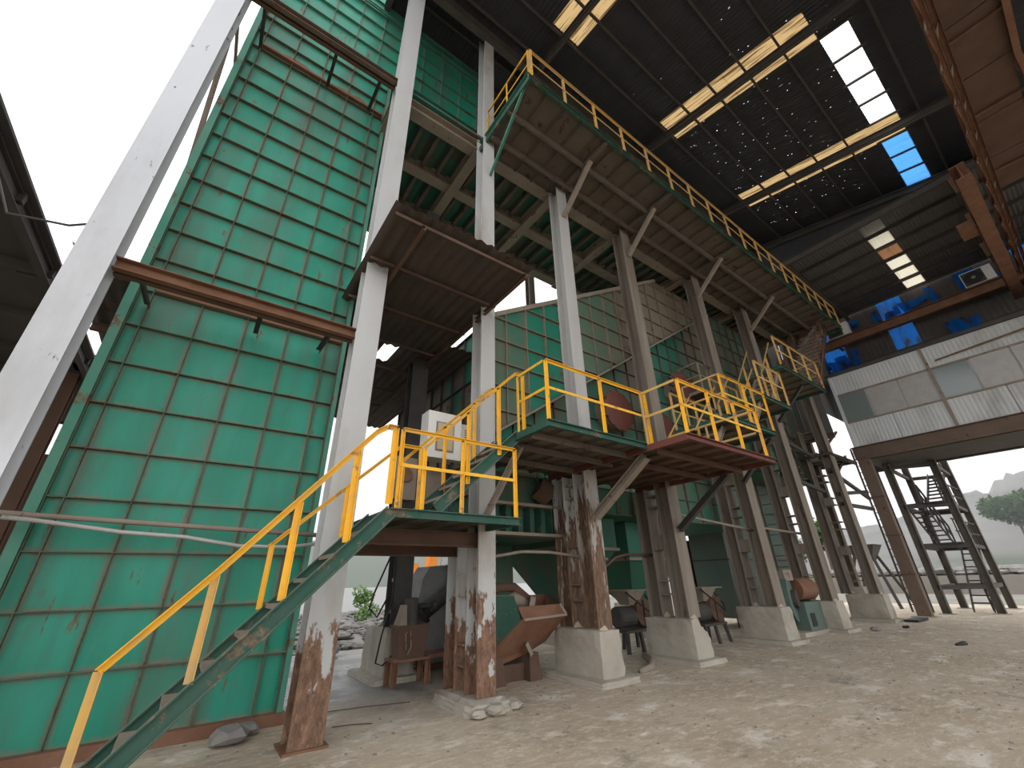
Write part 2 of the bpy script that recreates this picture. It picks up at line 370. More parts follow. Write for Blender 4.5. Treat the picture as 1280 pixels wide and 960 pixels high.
for k, (px_, py_, sc_) in enumerate(((3.55, 5.72, .12), (3.8, 5.68, .16), (4.16, 5.8, .14))):
    PR.append((px_, py_, sc_))
labs = ['grey steel column on a concrete block, next to the rusty tilting skip',
        'grey steel column on a concrete block with a chipped corner, near the bent strap on the floor',
        'dusty steel column on a concrete block between the two dark pump sets and the blower',
        'dusty steel column on a concrete block right behind the green blower',
        'dusty steel column on a wide concrete block nearest the brown cabin post']
c4 = column(6.16, 6.52, 12, labs[0], 'column_mid', ped=.8, zrear=3.62)
c5 = column(8.92, 9.33, 12, labs[1], 'column_dirty', ped=.82, zrear=3.62)
c6 = column(12.95, 13.42, 12, labs[2], 'column_dirty', ped=.85, zrear=6.2)
c7 = column(16.65, 17.13, 12, labs[3], 'column_dirty', ped=.85, zrear=7.5)
c8 = column(21.1, 21.6, 12, labs[4], 'column_dirty', ped=.9, zrear=7.5, rear=.9)

# rear row (seen under the platforms)
rl = ['dark rear steel column on a pale concrete block with cables hanging on it',
      'dark rear column behind the rusty tilting skip', 'dark rear column behind the hopper chutes',
      'dark rear column behind the pale green tank', 'dark rear column between the far bright gaps']
for i, x in enumerate((3.62, 6.4, 9.2, 13.1, 17.0)):
    c = column(x-.2, x+.2, 11.9 if i == 0 else (2.4 if i == 1 else 3.0), rl[i], 'dark_steel' if i == 0 else 'column_brown', ped=.85, y0=8.75 if i == 0 else 10.4, name='rear_column')
    if i == 0:
        for k in range(4): MB().box(3.43, 3.455, 8.78, 8.88, 1.1+.55*k, 1.16+.55*k).build('cable_clip', 'dusty_steel', c)
        cab = [(3.4, 8.82, 3.5), (3.3, 8.8, 3.1), (3.39, 8.8, 2.6), (3.36, 8.8, 2.2), (3.05, 8.75, 1.45), (2.98, 8.72, 1.2), (3.15, 8.74, 1.05), (3.34, 8.75, 1.4)]
        MB().tube(cab, .018, 6).build('hanging_cable', 'black_rubber', c, True)
        MB().tube([(3.42, 8.74, 2.3), (3.41, 8.72, 1.3), (3.2, 8.55, .75), (3.12, 8.5, .35), (3.25, 8.5, .3), (3.55, 8.35, .62), (3.6, 8.3, .8)], .016, 6).build('power_cable', 'black_rubber', c, True)

column(10.75, 11.1, 17.2, 'tall rear column standing against the sky behind the inclined casing', 'column_dirty', ped=.85, y0=12.9, name='rear_column')
# ------------------------------------------------------------------ ribbed panel walls
def clip(poly, a, b, c):      # keep a*u+b*v<=c
    out = []
    for i in range(len(poly)):
        p, q = poly[i], poly[(i+1) % len(poly)]
        dp = a*p[0]+b*p[1]-c; dq = a*q[0]+b*q[1]-c
        if dp <= 0: out.append(p)
        if (dp < 0 < dq) or (dq < 0 < dp):
            t = dp/(dp-dq); out.append((p[0]+(q[0]-p[0])*t, p[1]+(q[1]-p[1])*t))
    return out
def clip_to(poly, conv):
    n = len(conv); area = sum(conv[i][0]*conv[(i+1) % n][1]-conv[(i+1) % n][0]*conv[i][1] for i in range(n))
    if area < 0: conv = conv[::-1]
    for i in range(n):
        (x0, y0), (x1, y1) = conv[i], conv[(i+1) % n]
        a, b = (y1-y0), -(x1-x0)
        poly = clip(poly, a, b, a*x0+b*y0)
        if len(poly) < 3: return []
    return poly
def parea(p): return abs(sum(p[i][0]*p[(i+1) % len(p)][1]-p[(i+1) % len(p)][0]*p[i][1] for i in range(len(p))))/2
def ribbed(parent, conv, us, vs, place, nrm, pm, rm, rib=.07, rw=.012, bulge=.012, alt=None):
    """plates and ribs of a stiffened wall. conv: convex outline in (u,v); place(u,v)->world; nrm: outward."""
    N = Vector(nrm); cache = {}
    for i in range(len(us)-1):
        for j in range(len(vs)-1):
            cell = [(us[i], vs[j]), (us[i+1], vs[j]), (us[i+1], vs[j+1]), (us[i], vs[j+1])]
            q = clip_to(cell, conv)
            if not q or parea(q) < .01: continue
            full = len(q) == 4 and abs(parea(q)-parea(cell)) < 1e-5
            mname = alt(i, j) if alt else pm
            uc = sum(a for a, b in q)/len(q); vc = sum(b for a, b in q)/len(q)
            sg = random.choice((1, 1, 1, -1))
            key = (round(us[i+1]-us[i], 3), round(vs[j+1]-vs[j], 3), mname, sg) if full else None
            if key and key in cache: me = cache[key]
            else:
                b = MB(); O = place(uc, vc)
                if full:
                    nn = 4; pts = []
                    for jj in range(nn+1):
                        for ii in range(nn+1):
                            a = ii/nn; c = jj/nn
                            h = bulge*sg*16*a*(1-a)*c*(1-c)*(1+.35*math.sin(3*a+5*c))
                            pts.append(place(us[i]+(us[i+1]-us[i])*a, vs[j]+(vs[j+1]-vs[j])*c)-O+N*h)
                    b.add(pts, [(jj*5+ii, jj*5+ii+1, jj*5+ii+6, jj*5+ii+5) for jj in range(nn) for ii in range(nn)])
                    me = bpy.data.meshes.new('plate'); me.from_pydata([tuple(p) for p in b.v], [], b.f); me.update()
                    for p in me.polygons: p.use_smooth = True
                    me.materials.append(M[mname]); cache[key] = me
                else:
                    b.prism([place(*p)-O for p in q], N*-.01); me = b.mesh('plate', mname)
            piece(me, 'plate', parent, place(uc, vc))
    def line(p, q):
        seg = [p, q]
        n = len(conv); area = sum(conv[k][0]*conv[(k+1) % n][1]-conv[(k+1) % n][0]*conv[k][1] for k in range(n))
        cv = conv if area > 0 else conv[::-1]; t0, t1 = 0., 1.
        for k in range(n):
            (x0, y0), (x1, y1) = cv[k], cv[(k+1) % n]; a, b = (y1-y0), -(x1-x0); c = a*x0+b*y0
            dp = a*p[0]+b*p[1]-c; dq = a*q[0]+b*q[1]-c
            if dp > 1e-6 and dq > 1e-6: return None
            if dp > 1e-6: t0 = max(t0, dp/(dp-dq))
            elif dq > 1e-6: t1 = min(t1, dp/(dp-dq))
        if t1-t0 < .03: return None
        f = lambda t: (p[0]+(q[0]-p[0])*t, p[1]+(q[1]-p[1])*t)
        return f(t0), f(t1)
    for u in us:
        s = line((u, vs[0]), (u, vs[-1]))
        if s: MB().bar(place(*s[0])+N*rib*.42, place(*s[1])+N*rib*.42, rw, rib*.84, N).build('rib', rm, parent)
    for v in vs:
        s = line((us[0], v), (us[-1], v))
        if s: MB().bar(place(*s[0])+N*rib/2, place(*s[1])+N*rib/2, rw, rib, N).build('rib', rm, parent)

# --- green panel tower between the first two columns
PY = 7.3
tower = thing('green_panel_tower', 'tall green ribbed steel panel tower rising between the white column and the stair column', 'tower', (-.12, PY, 0))
us = [-1.54, -1.38, -.76, -.13, .49, 1.13, 1.39]
vs = [.12, .80] + [.80+.611*k for k in range(1, 23)]
ribbed(tower, [(-1.54, .12), (1.39, .12), (1.39, 14.3), (-1.54, 14.3)], us, vs, lambda u, v: V(u, PY, v), (0, -1, 0), 'green', 'green_rib', rib=.075, rw=.013, bulge=.016)
MB().box(-1.66, -1.55, PY-.10, PY+.9, 0, 14.4).build('side_channel', 'green_edge', tower)
MB().box(1.40, 1.47, PY-.09, PY+.9, 0, 14.4).build('side_channel', 'green_edge', tower)
MB().box(-1.55, 1.40, PY+.03, PY+.9, .1, 14.4).build('casing', 'green_dark', tower)
MB().box(-1.70, 1.50, PY-.13, PY+.95, 0, .13).build('base_channel', 'rust', tower)
for zz in (5.74-.02, 12.55):
    b = MB(); b.bar((-1.36, PY-.055, zz+.0), (1.36, PY-.055, zz+.0), .10, .06, (0, 0, 1))
    b.build('joint_flange', 'rust', tower)
    # flaking rust band above the joint
    b = MB(); pts = []
    xs = [-1.0+.16*k for k in range(15)]
    top = [(x, PY-.018, zz+.06+.22*abs(math.sin(2.7*x+zz))*random.uniform(.5, 1)) for x in xs]
    b.prism([(x, PY-.018, zz+.02) for x in (xs[0], xs[-1])]+top[::-1], (0, -.006, 0)); b.build('rust_patch', 'rust', tower)

# --- upper green housing above the tower
box = thing('filter_housing', 'green ribbed housing under the roof, above the panel tower', 'housing', (1.3, PY, 14.5))
us = [-1.54+.636*k for k in range(10)]; vs = [14.5+.62*k for k in range(7)]
ribbed(box, [(-1.54, 14.5), (us[-1], 14.5), (us[-1], 18.2), (-1.54, 18.2)], us, vs, lambda u, v: V(u, PY+.02, v), (0, -1, 0), 'green', 'green_edge', rib=.07)
MB().box(-1.54, us[-1], PY+.06, PY+6, 14.45, 18.2).build('casing', 'green_dark', box)
b = MB(); b.bar((-1.5, PY-.1, 16.98), (us[-1], PY-.1, 16.98), .05, .03); b.bar((-1.5, PY-.1, 17.1), (us[-1], PY-.1, 17.1), .05, .03); b.build('cable_tray', 'green_edge', box)
for x in (1.75, 2.5, 3.3, 4.1):
    MB().box(x-.06, x+.06, PY+.2, PY+.32, 12.7, 14.5).build('leg', 'dark_steel', box)

# --- cross beams between the first two columns
for k, (z, lab) in enumerate(((5.27, 'rusty channel beam across the tower at the lower level, between white and grey column'), (12.2, 'rusty channel beam across the tower high up, between white and grey column'))):
    t = thing('cross_beam', lab, 'beam', (-.12, 6.1, z))
    MB().cbar((-1.61, 6.06, z), (1.34, 6.06, z), .1, .17, t=.014, side=-1).build('channel', 'rust' if k == 0 else 'column_brown', t)
    MB().ibar((-1.61, 6.2, z-.02), (1.34, 6.2, z-.02), .08, .13, t=.012).build('rear_channel', 'rust_dark', t)
    for x in (-1.38, .02, 1.0):
        MB().abar((x, 6.3, z+.02), (x, PY-.1, z+.12), .07).build('strut', 'dark_steel', t)
t = thing('brace_rod', 'thin steel tie rod from the white column back to the green tower, high up', 'rod', (-1.6, 6.2, 11.4))
MB().abar((-1.7, 6.2, 11.55), (-1.66, 7.6, 11.55), .06).build('rod', 'dusty_steel', t)
MB().abar((-1.72, 6.3, 11.5), (-1.8, 8.2, 8.6), .09).build('diagonal', 'dusty_steel', t)

# two pipes along the tower foot
tag(MB().tube([(-4.0, 6.75, 2.52), (-1.74, 6.9, 2.38), (-.2, 6.9, 2.33), (1.75, 6.9, 2.27)], .03, 8).build('pipe', 'dusty_steel', None, True), 'upper dusty pipe running across the foot of the green tower', 'pipe')
tag(MB().tube([(-1.7, 6.82, 2.33), (-1.45, 6.82, 2.31), (-.7, 6.82, 2.22), (-.1, 6.82, 2.19), (.5, 6.82, 2.1), (1.1, 6.82, 2.1), (1.75, 6.82, 2.2)], .025, 8).build('pipe', 'silver_pipe', None, True), 'bent lower pipe sagging across the foot of the green tower', 'pipe')

# ------------------------------------------------------------------ railings, stairs, platforms
def rail(parent, p, q, h, nposts, mt='yellow', mid=.53, w=.045, first=True, last=True):
    p, q = Vector(p), Vector(q); up = Vector((0, 0, h))
    parent = MB().abar(p+up, q+up, w, side=-1).build('railing', mt, parent)
    if mid: MB().bar(p+Vector((0, 0, h*mid)), q+Vector((0, 0, h*mid)), .012, w).build('mid_rail', mt, parent)
    for k in range(nposts):
        if (k == 0 and not first) or (k == nposts-1 and not last): continue
        a = p.lerp(q, k/(nposts-1))
        MB().abar(a, a+up, w, (q-p).normalized()).build('post', mt, parent)
def flight(name, label, x0, z0, x1, z1, ya, yb, n, sm='green_steel', d=.16):
    t = thing(name, label, 'stairs', (x0, (ya+yb)/2, z0))
    for y in (ya, yb):
        MB().cbar((x0, y, z0+.02), (x1, y, z1), .055, d, (0, 0, 1), side=-1 if x1 > x0 else 1).build('stringer', sm, t)
    for k in range(1, n+1):
        f = k/(n+1); x = x0+(x1-x0)*f; z = z0+(z1-z0)*f
        b = MB(); sgn = 1 if x1 > x0 else -1
        b.bar((x, ya+.03, z), (x, yb-.03, z), .24, .006); b.bar((x-.12*sgn, ya+.03, z-.02), (x-.12*sgn, yb-.03, z-.02), .006, .04)
        b.build('tread', 'dusty_steel', t)
    return t
def platform(name, label, x0, x1, y0, y1, z, fm='green_steel', um='deck_under', cat='platform', h=.11, npl=None, loc=None):
    t = thing(name, label, cat, ((x0+x1)/2, (y0+y1)/2, z-h))
    npl = npl or max(1, round((x1-x0)/1.2)); dx = (x1-x0)/npl
    me = MB().box(-dx/2+.004, dx/2-.004, -(y1-y0)/2+.02, (y1-y0)/2-.02, -.012, 0).mesh('deck_plate', um)
    for k in range(npl): piece(me, 'deck_plate', t, (x0+dx*(k+.5), (y0+y1)/2, z))
    MB().cbar((x0, y0+.03, z-h/2), (x1, y0+.03, z-h/2), .06, h, side=-1).build('edge_channel', fm, t)
    MB().cbar((x0+.03, y0+.06, z-h/2), (x0+.03, y1, z-h/2), .06, h, side=-1).build('edge_channel', fm, t)
    MB().cbar((x1-.03, y0+.06, z-h/2), (x1-.03, y1, z-h/2), .06, h, side=-1).build('edge_channel', fm, t)
    for k in range(1, npl*2):
        x = x0+dx*k/2
        MB().abar((x, y0+.07, z-.045), (x, y1, z-.045), .05).build('joist', um, t)
    return t
# lower flight
fl1 = flight('stair_flight', 'green steel stair with yellow handrail climbing from the floor to the lower landing', -.47, 0, 1.86, 2.40, 5.05, 5.75, 9)
def polyrail(parent, pts, w=.05, mt='yellow'):
    for a, b in zip(pts[:-1], pts[1:]): MB().abar(a, b, w, side=-1).build('handrail', mt, parent)
Yf = 5.06
polyrail(fl1, [(-.36, Yf, 1.03), (.25, Yf, 1.73), (1.0, Yf, 2.65), (1.58, Yf, 3.36), (1.72, Yf, 3.46), (1.84, Yf, 3.46)], .062)
def sz(x): return 2.40*(x+.47)/2.33
for x, zt in ((-.36, 1.03), (.25, 1.71), (.84, 2.43), (1.38, 3.1), (1.82, 3.46)):
    b = MB(); b.abar((x, Yf, max(sz(x)+.13, 0)), (x, Yf, zt), .066, (1, 0, 0)); b.build('post', 'yellow' if x > .3 else 'yellow_dusty', fl1)
Yr = 5.77
polyrail(fl1, [(.72, Yr, 2.02), (2.2, Yr, 3.47), (2.5, Yr, 3.47)], .045)
for x, zt in ((.75, 2.05), (1.5, 2.78), (2.5, 3.46)):
    MB().abar((x, Yr-.02, min(sz(x)+.13, 2.45)), (x, Yr-.02, zt), .05, (1, 0, 0)).build('post', 'yellow', fl1)
# landing
land = platform('stair_landing', 'small green stair landing with yellow railing in front of the plinth column', 1.86, 3.84, 5.06, 7.0, 2.45)
rail(land, (1.93, 5.08, 2.45), (3.76, 5.08, 2.45), 1.02, 3)
MB().ibar((1.7, 6.15, 2.22), (3.9, 6.15, 2.22), .12, .22).build('support_beam', 'rust_dark', land)
MB().ibar((1.7, 6.9, 2.15), (4.6, 6.9, 2.15), .14, .28).build('support_beam', 'rust_dark', land)
# second flight
fl2 = flight('stair_flight', 'short steel stair with yellow handrails from the lower landing to the middle platform', 2.5, 2.47, 3.93, 3.78, 5.14, 5.86, 5)
for yy in (5.12, 5.88):
    polyrail(fl2, [(2.28, yy, 3.28), (3.72, yy, 4.73), (3.86, yy, 4.86), (4.0, yy, 4.86)], .045)
    for x, zb, zt in ((2.28, 2.46, 3.28), (2.95, 2.86, 3.95), (3.5, 3.36, 4.5), (4.0, 3.76, 4.86)):
        MB().abar((x, yy, zb), (x, yy, zt), .045, (1, 0, 0)).build('post', 'yellow', fl2)
# middle platform
mid = platform('middle_platform', 'green steel platform with yellow railing carried on brackets from the columns', 3.83, 6.4, 4.3, 7.0, 3.77, npl=3)
rail(mid, (3.86, 4.33, 3.77), (6.3, 4.33, 3.77), 1.0, 3); rail(mid, (3.86, 4.38, 3.77), (3.86, 5.06, 3.77), 1.0, 2, first=False)
MB().ibar((6.33, 5.9, 2.72), (6.36, 4.55, 3.62), .16, .14, (0, 0, 1)).build('bracket', 'dusty_steel', mid)
MB().ibar((3.72, 5.9, 2.5), (4.1, 5.35, 3.66), .07, .1).build('bracket', 'dusty_steel', mid)
for y in (4.8, 5.4, 6.2): MB().cbar((3.9, y, 3.66), (6.4, y, 3.66), .05, .1).build('bearer', 'deck_under', mid)
# rusty platform
rp = platform('rusty_platform', 'dark red rusted steel platform with yellow railing jutting out past the middle platform', 6.1, 9.15, 3.48, 7.0, 3.73, fm='rust_red', um='rust_dark', npl=3)
rail(rp, (6.14, 3.52, 3.73), (8.85, 3.52, 3.73), .98, 4, mt='yellow'); rail(rp, (6.14, 3.56, 3.73), (6.14, 4.28, 3.73), .98, 2, first=False, mt='yellow_dusty')
rail(rp, (8.85, 3.6, 3.73), (8.85, 5.6, 3.73), .98, 3, first=False, mt='yellow_dusty')
MB().ibar((9.1, 5.92, 2.6), (9.05, 4.5, 3.6), .12, .12).build('bracket', 'dark_steel', rp)
for y in (4.2, 5.0): MB().cbar((6.2, y, 3.62), (9.1, y, 3.62), .05, .1).build('bearer', 'rust_dark', rp)
# stepped platforms further on
f3 = flight('stair_flight', 'dusty steel stair from the rusty platform up to the first stepped platform', 9.0, 3.74, 10.3, 5.08, 4.9, 5.6, 5, sm='dusty_steel')
for yy in (4.88, 5.62): polyrail(f3, [(8.9, yy, 4.7), (10.3, yy, 6.15)], .045, 'yellow_dusty'); MB().abar((9.0, yy, 3.75), (9.0, yy, 4.8), .045, (1, 0, 0)).build('post', 'yellow_dusty', f3)
p1 = platform('stepped_platform', 'first stepped steel platform above the rusty one, with dusty yellow rails', 9.75, 12.2, 4.45, 5.94, 5.15, h=.12)
rail(p1, (9.8, 4.48, 5.15), (12.15, 4.48, 5.15), 1.1, 3, 'yellow'); rail(p1, (9.8, 4.48, 5.15), (9.8, 5.5, 5.15), 1.1, 2, 'yellow_dusty', first=False)
rail(p1, (9.8, 5.9, 5.15), (12.15, 5.9, 5.15), 1.1, 3, 'yellow_dusty')
f4 = flight('stair_flight', 'short steel stair between the first and second stepped platforms', 11.5, 5.16, 12.5, 6.22, 4.7, 5.4, 4, sm='dusty_steel')
for yy in (4.68, 5.42):
    polyrail(f4, [(11.4, yy, 6.1), (12.5, yy, 7.25)], .05, 'yellow_dusty')
    for x in (11.4, 11.95): MB().abar((x, yy, 5.16+max(0, x-11.5)), (x, yy, 6.1+(x-11.4)*1.045), .05, (1, 0, 0)).build('post', 'yellow_dusty', f4)
p2 = platform('stepped_platform', 'second stepped steel platform with dusty yellow rails, below the dark top stair', 12.15, 13.95, 4.45, 5.94, 6.27, h=.12)
rail(p2, (12.2, 4.48, 6.27), (13.85, 4.48, 6.27), 1.1, 3, 'yellow_dusty'); rail(p2, (12.2, 5.9, 6.27), (13.9, 5.9, 6.27), 1.1, 3, 'yellow_dusty')
f5 = flight('stair_flight', 'steel stair between the second and third stepped platforms', 13.2, 6.28, 14.6, 7.82, 4.7, 5.4, 6, sm='dusty_steel')
for yy in (4.68, 5.42):
    polyrail(f5, [(13.1, yy, 7.25), (14.5, yy, 8.85)], .05, 'yellow_dusty')
    for x in (13.1, 13.8): MB().abar((x, yy, 6.28), (x, yy, 7.25+(x-13.1)*1.14), .05, (1, 0, 0)).build('post', 'yellow_dusty', f5)
p3 = platform('stepped_platform', 'third stepped steel platform with dusty yellow rails, close to the cabin wall', 14.3, 17.9, 4.45, 5.94, 7.87, h=.12)
rail(p3, (14.35, 4.48, 7.87), (17.85, 4.48, 7.87), 1.1, 4, 'yellow_dusty'); rail(p3, (17.85, 4.5, 7.87), (17.85, 5.8, 7.87), 1.1, 2, 'yellow_dusty', first=False)
for x, z, pp in ((13.0, 5.1, p1), (17.0, 7.8, p3)):
    MB().ibar((x-.2, 5.93, z-1.0), (x-.6, 4.7, z-.05), .1, .1).build('bracket', 'dark_steel', pp)
# small service walkway behind
p4 = platform('service_balcony', 'small dusty balcony with bare steel rails on the hopper wall behind the stepped platforms', 12.3, 14.9, 6.2, 6.98, 7.15, fm='dusty_steel', h=.1)
rail(p4, (12.35, 6.22, 7.15), (14.85, 6.22, 7.15), 1.0, 3, 'dusty_steel'); rail(p4, (12.35, 6.25, 7.15), (12.35, 6.95, 7.15), 1.0, 2, 'dusty_steel', first=False)
# dark top stair
f6 = flight('stair_flight', 'dark steel stair climbing from the third stepped platform to the high walkway', 17.6, 7.9, 21.6, 12.05, 4.5, 5.6, 14, sm='rust_dark', d=.2)
for yy in (4.48, 5.62):
    polyrail(f6, [(17.6, yy, 8.9), (21.6, yy, 13.05)], .05, 'rust')
    for k in range(5): MB().abar((17.6+k, yy, 7.95+k*1.04), (17.6+k, yy, 8.9+k*1.04), .05, (1, 0, 0)).build('post', 'rust', f6)
# high walkway
WZ = 12.12
wk = platform('high_walkway', 'long high steel walkway with yellow railing running under the roof along the columns', 3.72, 22.4, 4.08, 6.3, WZ, h=.16, npl=16)
MB().abar((3.72, 4.1, WZ+.02), (3.72, 6.2, WZ+.02), .1).build('toe_board', 'green_edge', wk)
rail(wk, (3.76, 4.1, WZ), (22.3, 4.1, WZ), 1.05, 18, 'yellow_dusty', w=.05); rail(wk, (3.76, 4.12, WZ), (3.76, 5.9, WZ), 1.05, 3, 'yellow', first=False)
MB().abar((3.76, 4.1, WZ), (3.76, 4.1, WZ+1.05), .09, (1, 0, 0)).build('corner_post', 'yellow', wk)
for y in (5.0, 5.75): MB().cbar((3.75, y, WZ-.12), (22.3, y, WZ-.12), .08, .2).build('bearer', 'deck_under', wk)
MB().abar((3.86, 5.93, 10.75), (3.78, 4.35, WZ-.1), .075).build('bracket', 'green_edge', wk)
for xc in (6.34, 9.12, 12.96, 16.9, 21.0):
    b = MB(); b.cbar((xc, 5.93, 10.9), (xc, 4.75, WZ-.2), .12, .1); b.build('bracket', 'dusty_steel', wk)
    MB().bar((xc, 4.15, WZ-.12), (xc, 5.9, WZ-.12), .1, .12).build('cross_bearer', 'deck_under', wk)

# ------------------------------------------------------------------ upper floor grid over the machine bays
uf = struct('ceiling_grid', (9, 9, 12), 'dusty beam grid with green trays carrying the upper floor')
for y in (6.42, 7.85, 9.3): MB().ibar((1.5, y, 12.18), (21.5, y, 12.18), .3, .34).build('main_beam', 'dusty_steel', uf)
XB = (1.5, 3.72, 6.3, 9.08, 12.95, 16.9, 21)
for x in XB: MB().ibar((x, 6.31, 12.12), (x, 9.45, 12.12), .26, .4).build('girder', 'dusty_steel', uf)
jm = MB().box(-.05, .05, -.62, .62, 0, .16).mesh('joist', 'deck_under')
tm = MB().box(-.11, .11, -.62, .62, 0, .02).mesh('tray_plate', 'green_tray')
for a, b2 in zip(XB[:-1], XB[1:]):
    n = int((b2-a-.3)/.42)
    for j, y in enumerate((7.13, 8.57)):
        if b2 > 17 and j > 1: continue
        for k in range(n):
            x = a+.2+(b2-a-.4)*(k+.5)/n
            piece(jm, 'joist', uf, (x-.1, y, 12.2)); piece(tm, 'tray_plate', uf, (x+.06, y, 12.32))
MB().box(1.6, 21.6, 6.2, 9.4, 12.42, 12.5).build('floor_plate', 'green_tray', uf)

# ------------------------------------------------------------------ corrugated canopy
def corr(w, l, pitch, amp, nl=1, holes=0, seed=0, hs=1, per=4):
    """corrugated sheet: width along x, length along y, waves across x"""
    rnd = random.Random(seed); nx = int(round(w/pitch*per)); vs = []; fs = []
    for j in range(nl+1):
        for i in range(nx+1):
            vs.append((-w/2+w*i/nx, -l/2+l*j/nl, amp*math.cos(2*math.pi*i/per)))
    for j in range(nl):
        for i in range(nx):
            if holes and rnd.random() < holes: continue
            a = j*(nx+1)+i; fs.append((a, a+1, a+nx+2, a+nx+1))
    return MB().add(vs, fs)
cp = thing('canopy', 'dark corrugated iron canopy between the stair column and the plinth column', 'canopy', (2.5, 7, 6.6))
Ls = 3.3
for r in range(3):
    for k in range(3):
        b = corr(.88, Ls, .21, .028, nl=8)
        if r == 1 and k == 1: b.f = [f for i, f in enumerate(b.f) if not (9 <= i % 17 <= 15 and 2 <= i//17 <= 3)]
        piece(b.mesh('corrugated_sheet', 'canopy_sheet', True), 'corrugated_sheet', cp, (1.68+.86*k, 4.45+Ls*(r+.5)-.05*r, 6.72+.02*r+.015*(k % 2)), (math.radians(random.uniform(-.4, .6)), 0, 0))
me = corr(.72, Ls, .21, .028, nl=1).mesh('corrugated_sheet', 'canopy_sheet', True)
for r in (1, 2): piece(me, 'corrugated_sheet', cp, (4.2, 4.45+Ls*(r+.5), 6.74), (0, 0, 0))
for y in (4.62, 5.75, 7.0, 8.25, 9.5, 10.8, 12): MB().abar((1.3, y, 6.63), (3.85, y, 6.63), .06).build('purlin', 'rust_dark', cp)
for x in (1.75, 3.72): MB().cbar((x, 4.55, 6.56), (x, 13.5, 6.56), .06, .1).build('bearer', 'rust_dark', cp)
# rear roof beyond the canopy
rr = thing('rear_lean_to_roof', 'dark corrugated lean-to roof behind the green tower, beside the canopy', 'roof', (-.5, 11, 6.6))
me = corr(.92, 5.2, .23, .03, nl=1).mesh('corrugated_sheet', 'canopy_sheet', True)
for k in range(5): piece(me, 'corrugated_sheet', rr, (-2.35+.88*k, 11.0, 6.78+.01*(k % 2)), (math.radians(-1), 0, 0))
for y in (8.6, 11, 13.3): MB().ibar((-2.8, y, 6.62), (1.28, y, 6.62), .1, .16).build('purlin', 'rust_dark', rr)
for x in (-2.6, 1.1): MB().ibar((x, 13.4, 0), (x, 13.4, 6.54), .16, .16, (0, 1, 0)).build('post', 'dark_steel', rr)

# ------------------------------------------------------------------ inclined green casing (hopper body)
HY = 7.02
hb = thing('inclined_casing', 'big green and rust-stained ribbed casing whose top slopes upward under the grid floor', 'casing', (9, HY+1, 4.4))
conv = [(4.65, 4.49), (15.4, 11.64), (15.4, 12.0), (12.1, 12.0), (4.65, 7.45)]
us = [4.65, 5.0]+[5.0+.637*k for k in range(1, 18)]; vs = [3.8+.605*k for k in range(15)]
def alt(i, j):
    x = us[i]
    if x > 9.2: return 'dust_green'
    if 5.6 < x < 7.3: return 'green_bright_dusty'
    return 'green_dusty'
ribbed(hb, conv, us, vs, lambda u, v: V(u, HY, v), (0, -1, 0), 'green_dusty', 'dusty_steel', rib=.08, rw=.016, alt=alt, bulge=.012)
MB().prism([(u, HY+.04, v) for u, v in conv], (0, 5.6, 0)).build('body', 'green_dark', hb)
MB().bar((4.62, HY-.06, 7.47), (12.12, HY-.06, 12.02), .03, .12).build('top_flange', 'dusty_steel', hb)
b = MB(); b.bar((4.62, HY-.10, 4.44), (15.4, HY-.10, 11.6), .22, .05); b.build('lower_flange', 'dusty_steel', hb)
# end wall facing the canopy
ribbed(hb, [(HY, 3.3), (12.6, 3.3), (12.6, 7.42), (HY, 7.42)], [HY+.62*k for k in range(10)], [3.3+.68*k for k in range(7)], lambda u, v: V(4.62, u, v), (-1, 0, 0), 'dusty_steel', 'dark_steel', rib=.08, rw=.016,
       alt=lambda i, j: random.choice(('dust_green', 'dust_green', 'deck_under', 'green_dark')))
# lower body below the sloping flange
lb = thing('lower_casing', 'dark green ribbed lower casing under the sloping flange, with round manholes', 'casing', (9, HY+1, 2.45))
LY = 7.2
conv2 = [(4.65, 3.05), (15.4, 3.05), (15.4, 11.55), (4.65, 4.4)]
us2 = [4.65+.64*k for k in range(17)]+[15.4]; vs2 = [3.05+.62*k for k in range(15)]
ribbed(lb, conv2, us2, vs2, lambda u, v: V(u, LY, v), (0, -1, 0), 'green_dark', 'deck_under', rib=.07, rw=.014,
       alt=lambda i, j: 'green_bright_dusty' if (7.9 < us2[i] < 9.2 and vs2[j] < 5) or (us2[i] < 6.4 and 3.5 < vs2[j] < 5) else 'green_dark')
MB().prism([(u, LY+.04, v) for u, v in conv2], (0, 5.2, 0)).build('body', 'green_dark', lb)
b = MB()
# box girder with pockets along the bottom edge
MB().box(4.3, 6.5, 6.92, 7.2, 3.0, 3.06).build('pocket_ledge', 'dusty_steel', lb); MB().box(4.3, 6.5, 6.88, 7.2, 2.42, 2.48).build('pocket_ledge', 'dusty_steel', lb)
for k in range(8): MB().box(4.3+.3*k, 4.312+.3*k, 6.95, 7.18, 2.48, 3.0).build('pocket_divider', 'green_steel', lb)
MB().box(4.3, 6.6, 7.18, 12, 2.42, 3.06).build('pocket_back', 'green_dark', lb)
MB().bar((3.9, 6.9, 3.86), (6.3, 6.9, 3.86), .1, .1).build('edge_beam', 'dusty_steel', lb)
